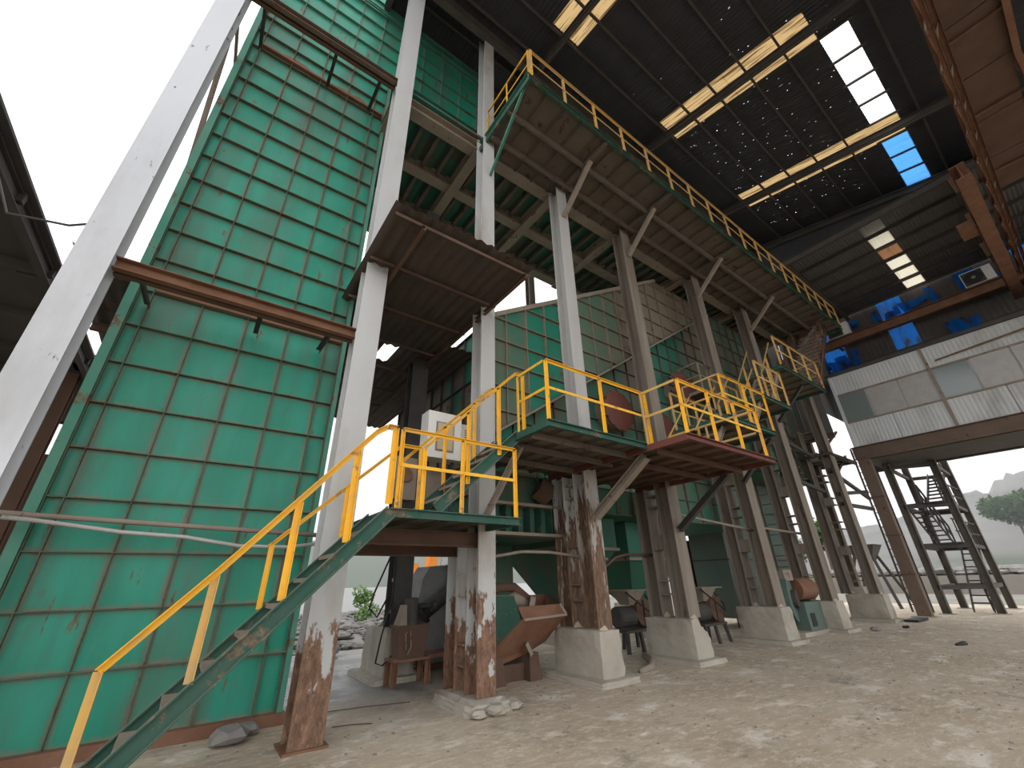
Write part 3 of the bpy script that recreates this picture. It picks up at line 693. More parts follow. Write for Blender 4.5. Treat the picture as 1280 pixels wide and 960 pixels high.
# round manholes
def manhole(x, z, r, y, label, open_=0.):
    t = thing('manhole', label, 'manhole', (x, y, z))
    MB().lathe([(0, r*.92), (-.32, r*.92), (-.33, r*1.06), (-.38, r*1.06)], (x, y, z), (0, 1, 0), 28).build('neck', 'dusty_steel', t, False)
    c = MB().lathe([(-.39, r*1.06), (-.43, r*1.06), (-.47, r*.8), (-.49, .01)], (x, y, z), (0, 1, 0), 28).build('cover', 'rust_red', t, False)
    for k in range(12):
        a = 2*math.pi*k/12
        MB().lathe([(-.34, .022), (-.46, .022)], (x+math.cos(a)*r*1.0, y, z+math.sin(a)*r*1.0), (0, 1, 0), 6).build('bolt', 'dark_steel', t)
    for s in (-.25, 0, .25): MB().box(x-r*1.35, x-r*.9, y-.46, y-.40, z+s-.03, z+s+.03).build('hinge', 'dark_steel', t)
manhole(8.62, 5.78, .56, LY, 'round rusty red manhole cover behind the middle platform railing')
manhole(12.2, 7.3, .62, LY, 'dark red manhole cover high on the casing behind the stepped platforms')
manhole(10.6, 5.6, .5, LY, 'rusty manhole cover behind the rusty platform railing')
# dark green casing beyond the inclined one
db = thing('dark_casing', 'dark green ribbed casing beyond the inclined one, behind the stepped platforms', 'casing', (18, 7.5, 4.5))
us3 = [15.45+.66*k for k in range(10)]; vs3 = [5.2+.68*k for k in range(11)]
ribbed(db, [(15.45, 5.2), (us3[-1], 5.2), (us3[-1], 12), (15.45, 12)], us3, vs3, lambda u, v: V(u, 7.15, v), (0, -1, 0), 'green_dark', 'deck_under', rib=.08)
MB().box(15.45, us3[-1], 7.19, 12, 5.2, 12).build('body', 'green_dark', db)

# hopper chutes under the casing
for i, (x0, x1, y, lab) in enumerate(((6.9, 8.8, 7.6, 'dark green hopper chute narrowing down between the two pale columns'), (9.6, 12.2, 7.9, 'dark green hopper chute above the dark pump set'))):
    t = thing('hopper_chute', lab, 'hopper', ((x0+x1)/2, y+.9, 1.2))
    MB().box(x0, x1, y, y+2.4, 2.1 if i else 2.3, 3.03).build('upper_box', 'green_dark', t)
    MB().frustum((x0+.5*(x1-x0)-.3, x0+.5*(x1-x0)+.3, y+.9, y+1.5), 1.05, (x0, x1, y, y+2.4), 2.1 if i else 2.3).build('cone', 'green_dark', t)
    MB().box(x0-.05, x1+.05, y-.05, y+2.45, 2.05 if i else 2.25, 2.12 if i else 2.32).build('flange', 'dusty_steel', t)
# pale green tanks
for x0, x1, lab in ((15.7, 17.9, 'pale green flat-sided tank behind the third concrete block'), (18.6, 21.8, 'pale green flat-sided tank behind the blower')):
    t = thing('flat_tank', lab, 'tank', ((x0+x1)/2, 9.2, 0))
    for z0, z1 in ((.3, 2.15), (2.17, 3.95), (3.97, 5.6)): MB().box(x0, x1, 8.5, 9.9, z0, z1).build('shell_plate', 'green_pale', t)
    MB().box(x0-.03, x1+.03, 8.46, 9.94, 2.14, 2.18).build('seam', 'dark_steel', t)
    for x in (x0+.15, x1-.15): MB().box(x-.06, x+.06, 8.6, 8.72, 0, .3).build('leg', 'dark_steel', t)
    MB().lathe([(0, .06), (-.12, .06), (-.12, .09), (-.15, .09)], (x0+.5, 8.5, 3.3), (0, 1, 0), 10).build('nozzle', 'dark_steel', t)

# pipes between bays
tag(MB().tube([(4.2, 6.6, 1.98), (5.0, 6.6, 2.1), (5.7, 6.6, 2.1), (6.6, 6.6, 2.02), (7.4, 6.7, 2.0)], .028, 8).build('pipe', 'dusty_steel', None, True), 'thin dusty pipe strung between the two columns above the tilting skip', 'pipe')
tag(MB().tube([(7.0, 7.0, 1.5), (7.9, 6.9, 2.05), (8.3, 6.9, 2.12), (9.3, 6.75, 2.1)], .03, 8).build('pipe', 'rust_dark', None, True), 'bent brown pipe rising beside the chipped-block column', 'pipe')
tag(MB().tube([(9.4, 6.4, 3.1), (11.5, 6.5, 3.0), (13.2, 6.2, 2.8)], .035, 8).build('pipe', 'dusty_steel', None, True), 'dusty pipe running between the chipped-block column and the next', 'pipe')
tag(MB().tube([(13.2, 6.6, 2.9), (15.2, 6.7, 3.0), (17.2, 6.3, 2.85)], .04, 8).build('pipe', 'dusty_steel', None, True), 'dusty pipe in front of the pale green tanks', 'pipe')
for i, (x, y, lab) in enumerate(((11.9, 9.3, 'vertical flanged pipe in the bright gap beside the pale tank'), (12.9, 9.6, 'slim vertical pipe next to the flanged pipe in the bright gap'))):
    t = thing('vertical_pipe', lab, 'pipe', (x, y, 0))
    MB().tube([(x, y, .6), (x, y, 3.04)], .13 if i == 0 else .08, 12).build('shaft', 'column_dirty', t, True)
    MB().lathe([(0, .2), (.06, .2)], (x, y, 1.6), n=14).build('flange', 'dusty_steel', t); MB().box(x-.25, x+.25, y-.25, y+.25, 0, .6).build('base', 'concrete', t)

# ------------------------------------------------------------------ white cabinet and boxes under the stair
t = thing('control_cabinet', 'white steel control cabinet with a tan window panel behind the landing railing', 'cabinet', (3.0, 6.4, 3.3))
MB().box(2.78, 3.42, 6.2, 6.5, 3.5, 4.32).build('body', 'white_paint', t)
MB().box(2.93, 3.27, 6.185, 6.2, 3.62, 4.14).build('window_frame', 'dusty_steel', t); MB().box(2.955, 3.245, 6.175, 6.186, 3.645, 4.115).build('window_pane', 'cream', t)
s = MB().box(3.45, 3.72, 6.3, 6.56, 3.55, 4.22).build('side_box', 'white_paint', t)
for k in range(5): MB().box(3.55, 3.65, 6.29, 6.3, 3.92+.045*k, 3.94+.045*k).build('vent_slot', 'rust', s)
for x in (2.85, 3.35): MB().box(x-.02, x+.02, 6.35, 6.39, 2.45, 3.5).build('leg', 'dark_steel', t)
t = thing('switch_box', 'brown weathered switch box with a round dial beside the control cabinet', 'box', (2.6, 6.7, 2.45))
MB().box(2.42, 2.82, 6.62, 6.85, 2.85, 3.55).build('body', 'dusty_steel', t)
MB().lathe([(0, .12), (-.03, .12)], (2.62, 6.62, 3.25), (0, 1, 0), 16).build('dial', 'rust', t); MB().box(2.6, 2.64, 6.7, 6.76, 2.45, 2.85).build('leg', 'dark_steel', t)
t = thing('switch_box', 'plain tan box between the switch box and the stair stringer', 'box', (3.1, 6.75, 2.45))
MB().box(2.95, 3.3, 6.66, 6.85, 2.82, 3.42).build('body', 'dusty_steel', t); MB().box(2.93, 3.32, 6.65, 6.86, 3.42, 3.45).build('lid', 'rust', t); MB().box(3.1, 3.14, 6.72, 6.78, 2.45, 2.82).build('leg', 'dark_steel', t)

# ------------------------------------------------------------------ machines at floor level
t = thing('motor_tank', 'rusty oil tank on a low stand with a motor on top, before the rear column', 'machine', (3.65, 8.35, 0))
for x in (3.33, 3.95):
    for y in (8.12, 8.43): MB().abar((x, y, 0), (x, y, .38), .08, (1, 0, 0)).build('leg', 'rust', t)
MB().box(3.27, 4.0, 8.06, 8.48, .38, .42).build('stand_top', 'rust', t)
MB().frustum((3.38, 3.86, 8.12, 8.42), .42, (3.33, 3.92, 8.1, 8.44), .9).build('tank', 'rust_dark', t)
MB().box(3.31, 3.94, 8.08, 8.46, .9, .93).build('tank_lid', 'rust_dark', t)
MB().lathe([(0, .16), (.05, .16), (.05, .13), (.42, .13), (.44, .09)], (3.62, 8.27, .93), n=16).build('motor', 'dark_steel', t)
MB().lathe([(0, .05), (.25, .05), (.25, .1), (.32, .1)], (3.75, 8.22, 1.22), (1, -.2, 0), 12).build('valve', 'black_rubber', t)
MB().frustum((3.36, 3.5, 8.12, 8.42), .93, (3.45, 3.5, 8.18, 8.38), 1.25).build('funnel', 'dusty_steel', t)
MB().tube([(3.5, 8.08, .55), (3.46, 8.06, .8), (3.55, 8.06, .86), (3.58, 8.06, .6), (3.52, 8.06, .48)], .012, 6).build('hose_loop', 'dusty_steel', t, True)
t = thing('fan_housing', 'pale grey curved fan housing with a slanting dark pipe behind the oil tank', 'machine', (4.7, 9.6, 0))
prof = [(4.25, .1), (4.25, 1.3), (4.32, 1.7), (4.48, 1.95), (5.15, 2.0), (5.15, .1)]
MB().prism([(x, 9.35, z) for x, z in prof], (0, .7, 0)).build('housing', 'glove_grey', t)
MB().tube([(4.35, 9.2, 1.05), (5.3, 8.6, 1.9)], .14, 14).build('slanted_pipe', 'dark_steel', t, True)
MB().lathe([(0, .2), (.08, .2)], (4.35, 9.2, 1.05), (-.75, .45, -.65), 14).build('pipe_flange', 'black_rubber', t)
MB().box(4.1, 5.3, 9.2, 10.2, 0, .1).build('skid', 'rust_dark', t)
# bench of scrap under the fan
t = thing('steel_bench', 'low rusty bench next to the oil tank stand', 'bench', (4.5, 8.6, 0))
MB().box(4.05, 4.9, 8.4, 8.9, .34, .4).build('top', 'rust', t)
for x in (4.1, 4.85):
    for y in (8.45, 8.85): MB().box(x-.03, x+.03, y-.03, y+.03, 0, .34).build('leg', 'rust', t)
# tilting skip
t = thing('tilting_skip', 'rusty tilted steel skip with green side, beside the plinth column', 'skip', (5.1, 7.0, 0))
LT0, LT1, LB1, LB0 = V(4.96, 6.7, 1.19), V(5.95, 6.7, 1.2), V(6.06, 6.66, 1.02), V(5.04, 6.66, .99)
MB().prism([LT0, LT1, LB1, LB0], (0, .025, 0)).build('lip_plate', 'rust', t)
MB().prism([LB0, LB1, V(5.9, 7.12, .56), V(5.45, 7.16, .4)], (0, .02, .02)).build('bottom_plate', 'rust', t)
MB().prism([LB0, V(5.45, 7.16, .4), V(4.75, 7.14, .26), V(4.6, 7.06, .5)], (0, .02, .02)).build('bottom_plate', 'rust', t)
MB().prism([V(4.42, 6.74, 1.38), V(4.9, 6.74, 1.37), LB0+V(-.02, .05, 0), V(4.6, 7.08, .5), V(4.42, 7.0, .7)], (0, .025, .01)).build('side_plate', 'green_steel', t)
MB().prism([LT1, LB1, V(5.9, 7.12, .56), V(6.3, 7.7, .8), V(6.3, 7.5, 1.35)], (-.025, 0, .01)).build('end_plate', 'rust', t)
MB().prism([V(5.5, 7.5, 1.34), V(6.3, 7.5, 1.35), V(6.3, 7.7, .8), V(5.5, 7.7, .7)], (0, .025, 0)).build('back_plate', 'rust', t)
MB().bar(LB0, LB1, .05, .04).build('lip_edge', 'dusty_steel', t); MB().bar(LT1, LB1, .04, .04).build('lip_edge', 'dusty_steel', t)
MB().tube([(4.9, 7.1, 1.22), (5.2, 7.15, 1.3), (5.5, 7.1, 1.16)], [.09, .13, .12], 12).build('drum_shaft', 'dusty_steel', t, True)
MB().tube([(4.6, 7.5, 1.3), (5.0, 7.4, 1.5), (5.3, 7.3, 1.5), (5.6, 7.2, 1.25)], .09, 10).build('drive_arm', 'rust_dark', t, True)
MB().lathe([(0, .17), (.1, .17)], (5.42, 7.0, 1.2), (.8, -.5, -.3), 16).build('roller', 'dusty_steel', t)
for x in (4.75, 5.55): MB().frustum((x-.14, x+.14, 7.0, 7.5), 0, (x-.1, x+.1, 7.05, 7.45), .42).build('trestle_foot', 'rust_dark', t)
MB().box(4.35, 5.6, 7.2, 8.3, 0, .26).build('base', 'rust_dark', t)
MB().abar((5.28, 6.95, .6), (5.42, 6.98, .4), .08).build('lug', 'dusty_steel', t)
# dark chute wall behind the skip
t = thing('bent_chute', 'dark bent duct snout hanging under the casing beside the mid column', 'duct', (6.0, 7.0, 2.9))
MB().tube([(6.2, 7.2, 3.55), (5.95, 6.95, 3.45), (5.78, 6.85, 3.2)], [.2, .2, .24], 4).build('snout', 'rust_dark', t)
t = thing('dark_screen', 'dark green steel screen behind the tilting skip', 'panel', (5.6, 9.2, 0))
MB().box(4.9, 6.6, 9.1, 9.16, .5, 2.42).build('sheet', 'green_dark', t)
for x in (4.95, 6.5): MB().box(x-.04, x+.04, 9.16, 9.24, 0, 2.42).build('post', 'dark_steel', t)

# pump / motor sets
def pumpset(x, y, label):
    t = thing('pump_set', label, 'machine', (x, y, 0))
    MB().box(x-.55, x+.55, y-.3, y+.3, .42, .48).build('bed', 'dark_steel', t)
    for dx in (-.48, 0, .48):
        for dy in (-.26, .26): MB().bar((x+dx*1.15, y+dy*1.2, 0), (x+dx, y+dy, .42), .07, .07, (1, 0, 0)).build('leg', 'dark_steel', t)
    MB().lathe([(-.35, .2), (-.3, .24), (.2, .24), (.25, .2)], (x-.2, y, .74), (1, 0, 0), 18).build('motor', 'dark_steel', t)
    MB().lathe([(0, .33), (.12, .33)], (x+.3, y-.05, .85), (.2, -1, 0), 20).build('pulley', 'rust_dark', t)
    MB().frustum((x-.15, x+.15, y-.15, y+.15), 1.0, (x-.34, x+.34, y-.3, y+.3), 1.32).build('feed_hopper', 'dusty_steel', t)
    MB().box(x-.42, x+.6, y-.34, y+.34, 1.32, 1.35).build('hopper_rim', 'dusty_steel', t)
    MB().tube([(x-.4, y-.28, 1.3), (x+.1, y-.4, .95), (x+.5, y-.35, .75), (x+.75, y-.2, .9), (x+.7, y, 1.2)], .02, 6).build('hose', 'black_rubber', t, True)
    MB().box(x+.35, x+.62, y-.2, y+.25, .48, 1.1).build('gearbox', 'rust_dark', t)
pumpset(9.45, 8.0, 'dark pump set with feed hopper between the skip column and the chipped-block column')
pumpset(11.95, 7.5, 'dark pump set with feed hopper between the chipped-block column and the third block')
# blower
t = thing('blower', 'grey-green spiral blower with drum motor beside the far concrete blocks', 'machine', (15.9, 6.7, 0))
MB().lathe([(-.2, .62), (.2, .62)], (15.2, 6.7, .95), (.25, -1, 0), 24).build('volute', 'green_pale', t)
MB().lathe([(.2, .25), (.32, .25)], (15.2, 6.7, .95), (.25, -1, 0), 18).build('inlet_ring', 'dark_steel', t)
MB().box(14.95, 15.5, 6.45, 6.95, 1.45, 1.75).build('outlet', 'dusty_steel', t)
MB().lathe([(0, .32), (.9, .32), (.95, .2)], (15.6, 6.6, 1.2), (1, -.1, 0), 20).build('drum_motor', 'rust', t)
MB().box(15.4, 16.6, 6.3, 6.9, .1, .85).build('bed_box', 'green_pale', t); MB().box(14.7, 16.8, 6.2, 7.1, 0, .1).build('skid', 'concrete', t)
MB().box(15.6, 15.9, 6.28, 6.3, .2, .55).build('access_hole', 'black_rubber', t)

# ------------------------------------------------------------------ main roof
rf = struct('ceiling', (10, 2, 16), 'dark corrugated iron roof with stained translucent strips')
SL = math.radians(12)
def rz(y): return 17.4+math.tan(SL)*(y-6)
bx = [5.2-1.08*k for k in range(4, 0, -1)]+[5.2+1.06*k for k in range(5)]+[10.5+1.14*k for k in range(5)]+[16.2+1.1*k for k in range(5)]
rows = [-13.2, -10.1, -7.0, -3.9, -.80, -.1, 2.2, 4.5, 7.2, 10.0]
cache = {}
for j in range(len(rows)-1):
    y0, y1 = rows[j], rows[j+1]; yc = (y0+y1)/2; l = (y1-y0)/math.cos(SL)+.02
    for i in range(len(bx)-1):
        x0, x1 = bx[i], bx[i+1]; w = x1-x0; xc = (x0+x1)/2
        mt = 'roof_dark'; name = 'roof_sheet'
        strip = any(abs(x0-s) < .02 for s in (5.2, 10.5, 16.2))
        if strip and j in (5, 6): mt = 'skylight_tan'; name = 'skylight_sheet'
        if j == 4 and 11.5 < xc < 21.1:
            if xc < 16.2: continue
            if xc < 17.3: mt = 'skylight_tan'; name = 'skylight_sheet'
            else: mt = 'skylight_blue'; name = 'skylight_sheet'
        holes = 0
        if mt == 'roof_dark' and j in (4, 5, 6) and 8 < xc < 20: holes = 2 if xc > 11 else 1
        key = (mt, j, holes, (i % 3) if holes else 0)
        if key not in cache:
            b = corr(1.0, l, .125, .016, nl=80 if holes else 1, holes=(0, .0004, .0015)[holes], seed=i*7+j, per=14 if holes else 4)
            cache[key] = b.mesh(name, mt, True)
        if mt == 'skylight_blue' and i % 2 == 0: sc = .93
        else: sc = 1
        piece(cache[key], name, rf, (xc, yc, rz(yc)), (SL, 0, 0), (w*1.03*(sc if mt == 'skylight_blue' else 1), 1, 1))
MB().box(20.6, 20.64, -13, 10, 14.9, 15.3).build('fascia_sheet', 'roof_dark', rf)
for k in range(9): MB().prism([(20.62, -9+2*k, 15.0), (20.62, -7+2*k, 15.0), (20.62, -7+2*k, rz(-7+2*k)+.12), (20.62, -9+2*k, rz(-9+2*k)+.12)], (.02, 0, 0)).build('fascia_sheet', 'roof_dark', rf)
# far slope beyond the ridge
me = corr(1.0, 2.5, .125, .016).mesh('roof_sheet', 'roof_dark', True)
for i in range(len(bx)-1): piece(me, 'roof_sheet', rf, ((bx[i]+bx[i+1])/2, 11.2, rz(10)-1.2*math.tan(SL)), (-SL, 0, 0), ((bx[i+1]-bx[i])*1.03, 1, 1))
y = -12.9; k = 0
while y < 10:
    if not -.8 < y < -.1: MB().bar((.9, y, rz(y)-.1), (20.6, y, rz(y)-.1), .06, .13).build('purlin', 'roof_steel', rf)
    y += .97
for x in (.95, 5.64, 10.95, 16.5, 20.5):
    MB().ibar((x, -13, rz(-13)-.3), (x, 10, rz(10)-.3), .14, .26).build('rafter', 'roof_steel', rf)
for k in range(8):   # bars across the open strip
    x = 11.65+1.12*k
    MB().bar((x, -.9, rz(-.9)-.03), (x, 0, rz(0)-.03), .07, .06).build('glazing_bar', 'roof_steel', rf)
MB().ibar((.9, 5.9, 16.95), (20.6, 5.9, 16.95), .2, .4).build('eaves_beam', 'roof_steel', rf)
for x in (.95, 5.64, 10.95, 16.5): MB().bar((x, 6.1, rz(6.1)-.5), (x, -3, rz(-3)-.45), .07, .07).build('tie', 'roof_steel', rf)

# lower roof towards the blue wall
lr = struct('ceiling_low', (23, 1, 14.6), 'lower grey corrugated roof with pale translucent strip')
LZ = 14.62
ys = [-9.04+.72*k for k in range(23)]
me0 = corr(.75, 3.75, .125, .016).mesh('roof_sheet', 'roof_grey', True)
for r in range(2):
    for k in range(len(ys)-1):
        yc = (ys[k]+ys[k+1])/2
        if 1.0 < yc < 1.8: continue
        piece(me0, 'roof_sheet', lr, (19.1+3.68*(r+.5), yc, LZ), (0, 0, math.pi/2))
for k in range(6):
    mt = 'skylight_brown' if k == 2 else 'skylight_pale'
    x = 19.2+1.2*k
    me = corr(.74, 1.2, .125, .016).mesh('skylight_sheet', mt, True); piece(me, 'skylight_sheet', lr, (x+.6, 1.4, LZ), (0, 0, math.pi/2))
for k in range(7): MB().cbar((19.15+1.2*k, -8.8, LZ-.1), (19.15+1.2*k, 7.0, LZ-.1), .06, .16).build('purlin', 'roof_steel', lr)
MB().ibar((19.05, -8.8, LZ-.12), (19.05, 7.0, LZ-.12), .16, .3).build('edge_beam', 'roof_steel', lr)
MB().ibar((19.1, 4.4, LZ-.3), (26.4, 4.4, LZ-.3), .16, .28).build('rafter', 'roof_steel', lr); MB().ibar((19.1, -1.2, LZ-.3), (26.4, -1.2, LZ-.3), .16, .28).build('rafter', 'roof_steel', lr)

# blue tarpaulin end wall
bw = struct('wall_end', (26.6, 0, 10.4), 'end wall of dark sheeting with torn bright blue tarpaulin')
wms = [corr(1.0, 4.2, .2, .02, nl=1).mesh('wall_sheet', q_, True) for q_ in ('tarp_blue', 'shed_dark')]
for k in range(15): piece(wms[(1, 0, 1, 1, 0, 1, 1, 1)[k % 8]], 'wall_sheet', bw, (26.62, 6.6-.98*k, 12.5), (math.pi/2, 0, math.pi/2))
rnd = random.Random(11)
for k in range(30):
    y = 6.2-.42*k+rnd.uniform(-.15, .15); w = rnd.choice((.2, .3, .42, .55, .7)); top = rnd.random() < .5
    z0, z1 = (rnd.uniform(13.2, 13.5), rnd.uniform(13.8, 14.5)) if top else (rnd.uniform(10.7, 11.8), rnd.uniform(12.0, 12.65))
    if rnd.random() < .08: continue
    hh = z1-z0
    g = grid(-w/2, w/2, 0, hh, 6, 8, lambda x, yy: .05*math.sin(14*x+k)+.04*math.sin(6*yy+2*k))
    tp = rnd.uniform(-.25, .25); cut = rnd.uniform(0, .35)
    g.v = [(x+tp*yy, yy+(cut*(x/w+.5) if yy < hh*.3 else 0), z) for x, yy, z in g.v]
    piece(g.mesh('blue_tarpaulin', 'tarp_blue', True), 'blue_tarpaulin', bw, (26.46-.06*(k % 2), y, z0), (math.pi/2, 0, -math.pi/2))
MB().ibar((26.45, 6.9, 11.6), (26.45, -8, 11.6), .1, .14).build('girt', 'roof_steel', bw)
lg = thing('ledge_beam', 'long rusty ledge beam in front of the blue tarpaulin carrying air conditioners', 'beam', (26, 0, 12.7))
MB().ibar((25.95, 6.8, 12.93), (25.95, -6, 12.9), .3, .46).build('beam', 'rust', lg)
for y in (5.2, -.5, -4): MB().bar((25.95, y, 12.72), (26.6, y, 12.72), .1, .1).build('bracket', 'rust_dark', lg)
def aircon(y, label, face=-1):
    t = thing('air_conditioner', label, 'air conditioner', (25.95, y, 13.16))
    MB().box(25.75, 26.12, y-.5, y+.5, 13.18, 13.92).build('case', 'white_paint', t)
    MB().box(25.735, 25.75, y-.2, y+.47, 13.22, 13.88).build('grille', 'dark_steel', t)
    MB().lathe([(0, .3), (.012, .3)], (25.735, y+.13, 13.55), (-1, 0, 0), 24).build('fan_guard', 'black_rubber', t)
    MB().lathe([(0, .07), (.02, .07)], (25.72, y+.13, 13.55), (-1, 0, 0), 12).build('fan_hub', 'dusty_steel', t)
    MB().box(25.72, 26.14, y-.52, y+.52, 13.14, 13.18).build('base_rail', 'dusty_steel', t)
aircon(-.5, 'white outdoor air conditioner unit on the ledge next to the crane girder')
aircon(4.95, 'white outdoor air conditioner unit on the ledge beside the dark top stair')
b = corr(.5, .9, .1, .0).mesh('x', 'tarp_blue'); bpy.data.meshes.remove(b)

# ------------------------------------------------------------------ control cabin
cb = thing('control_cabin', 'pale corrugated control cabin raised on brown beams with a dusty window band', 'cabin', (25, 0, 6.3))
CX = 24.0; y1 = 5.72; y0 = -7.0
MB().box(CX+.05, 27.5, y0, y1-.02, 6.95, 10.4).build('body', 'cabin_sheet', cb)
seg = [5.7, 2.2, -1.3, -4.8]
for a, b2 in zip(seg[:-1], seg[1:]):
    for z0, z1, nn in ((9.5, 10.48, 1), (6.92, 8.05, 2)):
        for k in range(nn):
            ya = a+(b2-a)*k/nn; yb = a+(b2-a)*(k+1)/nn; w = ya-yb-.05
            c = corr(w, z1-z0, .14, .008).mesh('wall_sheet', 'cabin_sheet', True)
            piece(c, 'wall_sheet', cb, (CX, (ya+yb)/2, (z0+z1)/2), (math.pi/2, 0, math.pi/2))
    n = 3
    for k in range(n):
        ya = a+(b2-a)*k/n; yb = a+(b2-a)*(k+1)/n
        w = MB().box(CX-.01, CX+.01, yb+.03, ya-.03, 8.1, 9.45).build('window_pane', 'glass' if k == 0 else 'glass_dusty', cb)
    MB().box(CX-.06, CX+.02, b2-.05, b2+.05, 6.9, 10.5).build('mullion', 'dusty_steel', cb)
for z in (9.48, 8.07): MB().box(CX-.05, CX+.02, y0, y1, z-.035, z+.035).build('transom', 'dusty_steel', cb)
MB().box(CX-.06, CX+.06, y1-.1, y1+.02, 6.9, 10.5).build('corner_post', 'cabin_sheet', cb)
MB().box(CX-.15, 27.6, y0, y1+.1, 10.48, 10.6).build('roof_edge', 'dark_steel', cb)
MB().ibar((CX+.05, y1+.15, 6.62), (CX+.05, y0, 6.62), .3, .56).build('floor_beam', 'column_brown', cb)
MB().box(CX+.2, 27.6, y0, y1, 6.3, 6.9).build('floor_slab', 'dark_steel', cb)
MB().ibar((27.5, y1+.6, 6.5), (27.5, y0, 6.5), .25, .5).build('floor_beam', 'dark_steel', cb)
MB().tube([(23.9, 1.9, 9.75), (23.85, -1.6, 10.0)], .035, 8).build('stay_rod', 'rust', cb)
pst = thing('cabin_post', 'brown riveted box post holding the corner of the control cabin', 'post', (24.2, 5.6, 0))
MB().box(24.0, 24.35, 5.38, 5.82, .02, 6.34).build('shaft', 'column_brown', pst)
for z in (1.5, 3.0, 4.6): MB().box(23.98, 24.37, 5.36, 5.84, z, z+.06).build('splice_band', 'rust_dark', pst)
MB().box(23.8, 24.55, 5.2, 6.0, 0, .03).build('base_plate', 'concrete', pst)
ps2 = thing('cabin_post', 'pale concrete-footed post just behind the brown cabin post', 'post', (23.8, 7.0, 0))
MB().frustum((22.9, 23.7, 6.9, 7.7), 0, (23.0, 23.6, 7.0, 7.6), 1.1).build('footing', 'concrete', ps2); MB().ibar((23.3, 7.3, 1.1), (23.3, 7.3, 12), .3, .3, (0, 1, 0)).build('shaft', 'column_dirty', ps2)

# ------------------------------------------------------------------ zigzag stair tower outside
mat('tower_steel', (.10, .085, .072), (.14, .12, .10), rust=(.13, .085, .06), rust_amt=.08, scale=2, rough=.8)
st = thing('stair_tower', 'dark open steel stair tower with zigzag flights beyond the cabin post', 'stair tower', (28.5, 4.6, 0))
posts = [(26.0, 5.3), (27.0, 3.85), (30.4, 5.5), (31.0, 4.0)]
for x, y in posts:
    MB().ibar((x, y, .03), (x, y, 6.28 if x < 28 else 9.5), .26, .26, (0, 1, 0)).build('post', 'tower_steel', st); MB().box(x-.25, x+.25, y-.25, y+.25, 0, .03).build('base_plate', 'concrete', st)
for z in (1.0, 2.6, 4.3, 6.1):
    for (a, b2) in ((0, 1), (1, 3), (3, 2), (2, 0)):
        MB().bar((*posts[a], z), (*posts[b2], z), .1, .16).build('tie_beam', 'dark_steel', st)
for k, (z0, z1) in enumerate(((0.1, 2.6), (2.6, 4.3), (4.3, 6.1))):
    xa, xb = (27.0, 30.0) if k % 2 == 0 else (30.0, 27.0); ya = 4.05 if k % 2 == 0 else 4.75
    for y in (ya, ya+.6): MB().bar((xa, y, z0), (xb, y, z1), .04, .14).build('stringer', 'dark_steel', st)
    n = 9
    for i in range(1, n): 
        f = i/n; MB().box(xa+(xb-xa)*f-.12, xa+(xb-xa)*f+.12, ya, ya+.6, z0+(z1-z0)*f-.025, z0+(z1-z0)*f+.025).build('tread', 'dark_steel', st)
    MB().bar((xa, ya, z0+1), (xb, ya, z1+1), .06, .06).build('handrail', 'dark_steel', st); MB().bar((xa, ya, z0+.55), (xb, ya, z1+.55), .05, .05).build('handrail', 'dark_steel', st)
    for i in range(5): f = i/4; MB().box(xa+(xb-xa)*f-.03, xa+(xb-xa)*f+.03, ya-.03, ya+.03, z0+(z1-z0)*f, z0+(z1-z0)*f+1).build('baluster', 'dark_steel', st)
for z in (2.6, 4.3):
    MB().box(26.2, 27.0, 3.95, 5.3, z+.08, z+.12).build('landing_plate', 'dark_steel', st); MB().box(30.0, 30.9, 4.05, 5.4, z+.08, z+.12).build('landing_plate', 'dark_steel', st)
    for zz in (.55, 1.05): MB().bar((26.1, 3.95, z+zz), (31, 3.95, z+zz), .05, .05).build('handrail', 'dark_steel', st)
    for q in range(8): MB().box(26.3+.62*q, 26.34+.62*q, 3.93, 3.97, z+.1, z+1.05).build('baluster', 'dark_steel', st)
# ladder-like lattice next to it
st2 = thing('ladder_frame', 'tall dark ladder frame with rungs beside the stair tower', 'ladder', (26.5, 6.4, 0))
for y in (5.9, 6.6): MB().bar((26.8, y, 0), (26.8, y, 7.5), .07, .07, (1, 0, 0)).build('stile', 'dark_steel', st2)
for k in range(22): MB().tube([(26.8, 5.9, .3+.33*k), (26.8, 6.6, .3+.33*k)], .02, 6).build('rung', 'dark_steel', st2)
# far lattice columns and braces seen against the light
for i, (x, y, lab) in enumerate(((19.2, 8.2, 'slim white ladder rail in the bright gap behind the blower column'), (24.6, 9.0, 'far lattice mast with crossbars behind the cabin post'))):
    t = thing('lattice_mast', lab, 'mast', (x, y, 0))
    for dy in (-.22, .22): MB().bar((x, y+dy, 0), (x, y+dy, 9 if i else 7.8), .06, .06, (1, 0, 0)).build('stile', 'column_dirty', t)
    for k in range(20): MB().bar((x, y-.22, .3+.4*k), (x, y+.22, .3+.4*k), .03, .03).build('rung', 'column_dirty', t)
tb = thing('truss_brace', 'dark diagonal bracing between the last block column and the cabin post', 'brace', (22.5, 6.3, 4.5))
for p, q in (((21.2, 6.2, 5.6), (24.0, 5.9, 4.6)), ((21.2, 6.2, 4.6), (24.0, 5.9, 4.9)), ((21.2, 6.2, 4.2), (24.0, 5.9, 4.15)), ((21.2, 6.3, 6.4), (24.0, 5.9, 6.2)), ((17.1, 6.5, 6.6), (20.8, 6.5, 6.2)), ((17.1, 6.5, 5.0), (20.8, 6.5, 4.7))):
    MB().bar(p, q, .1, .14).build('brace_bar', 'dark_steel', tb)
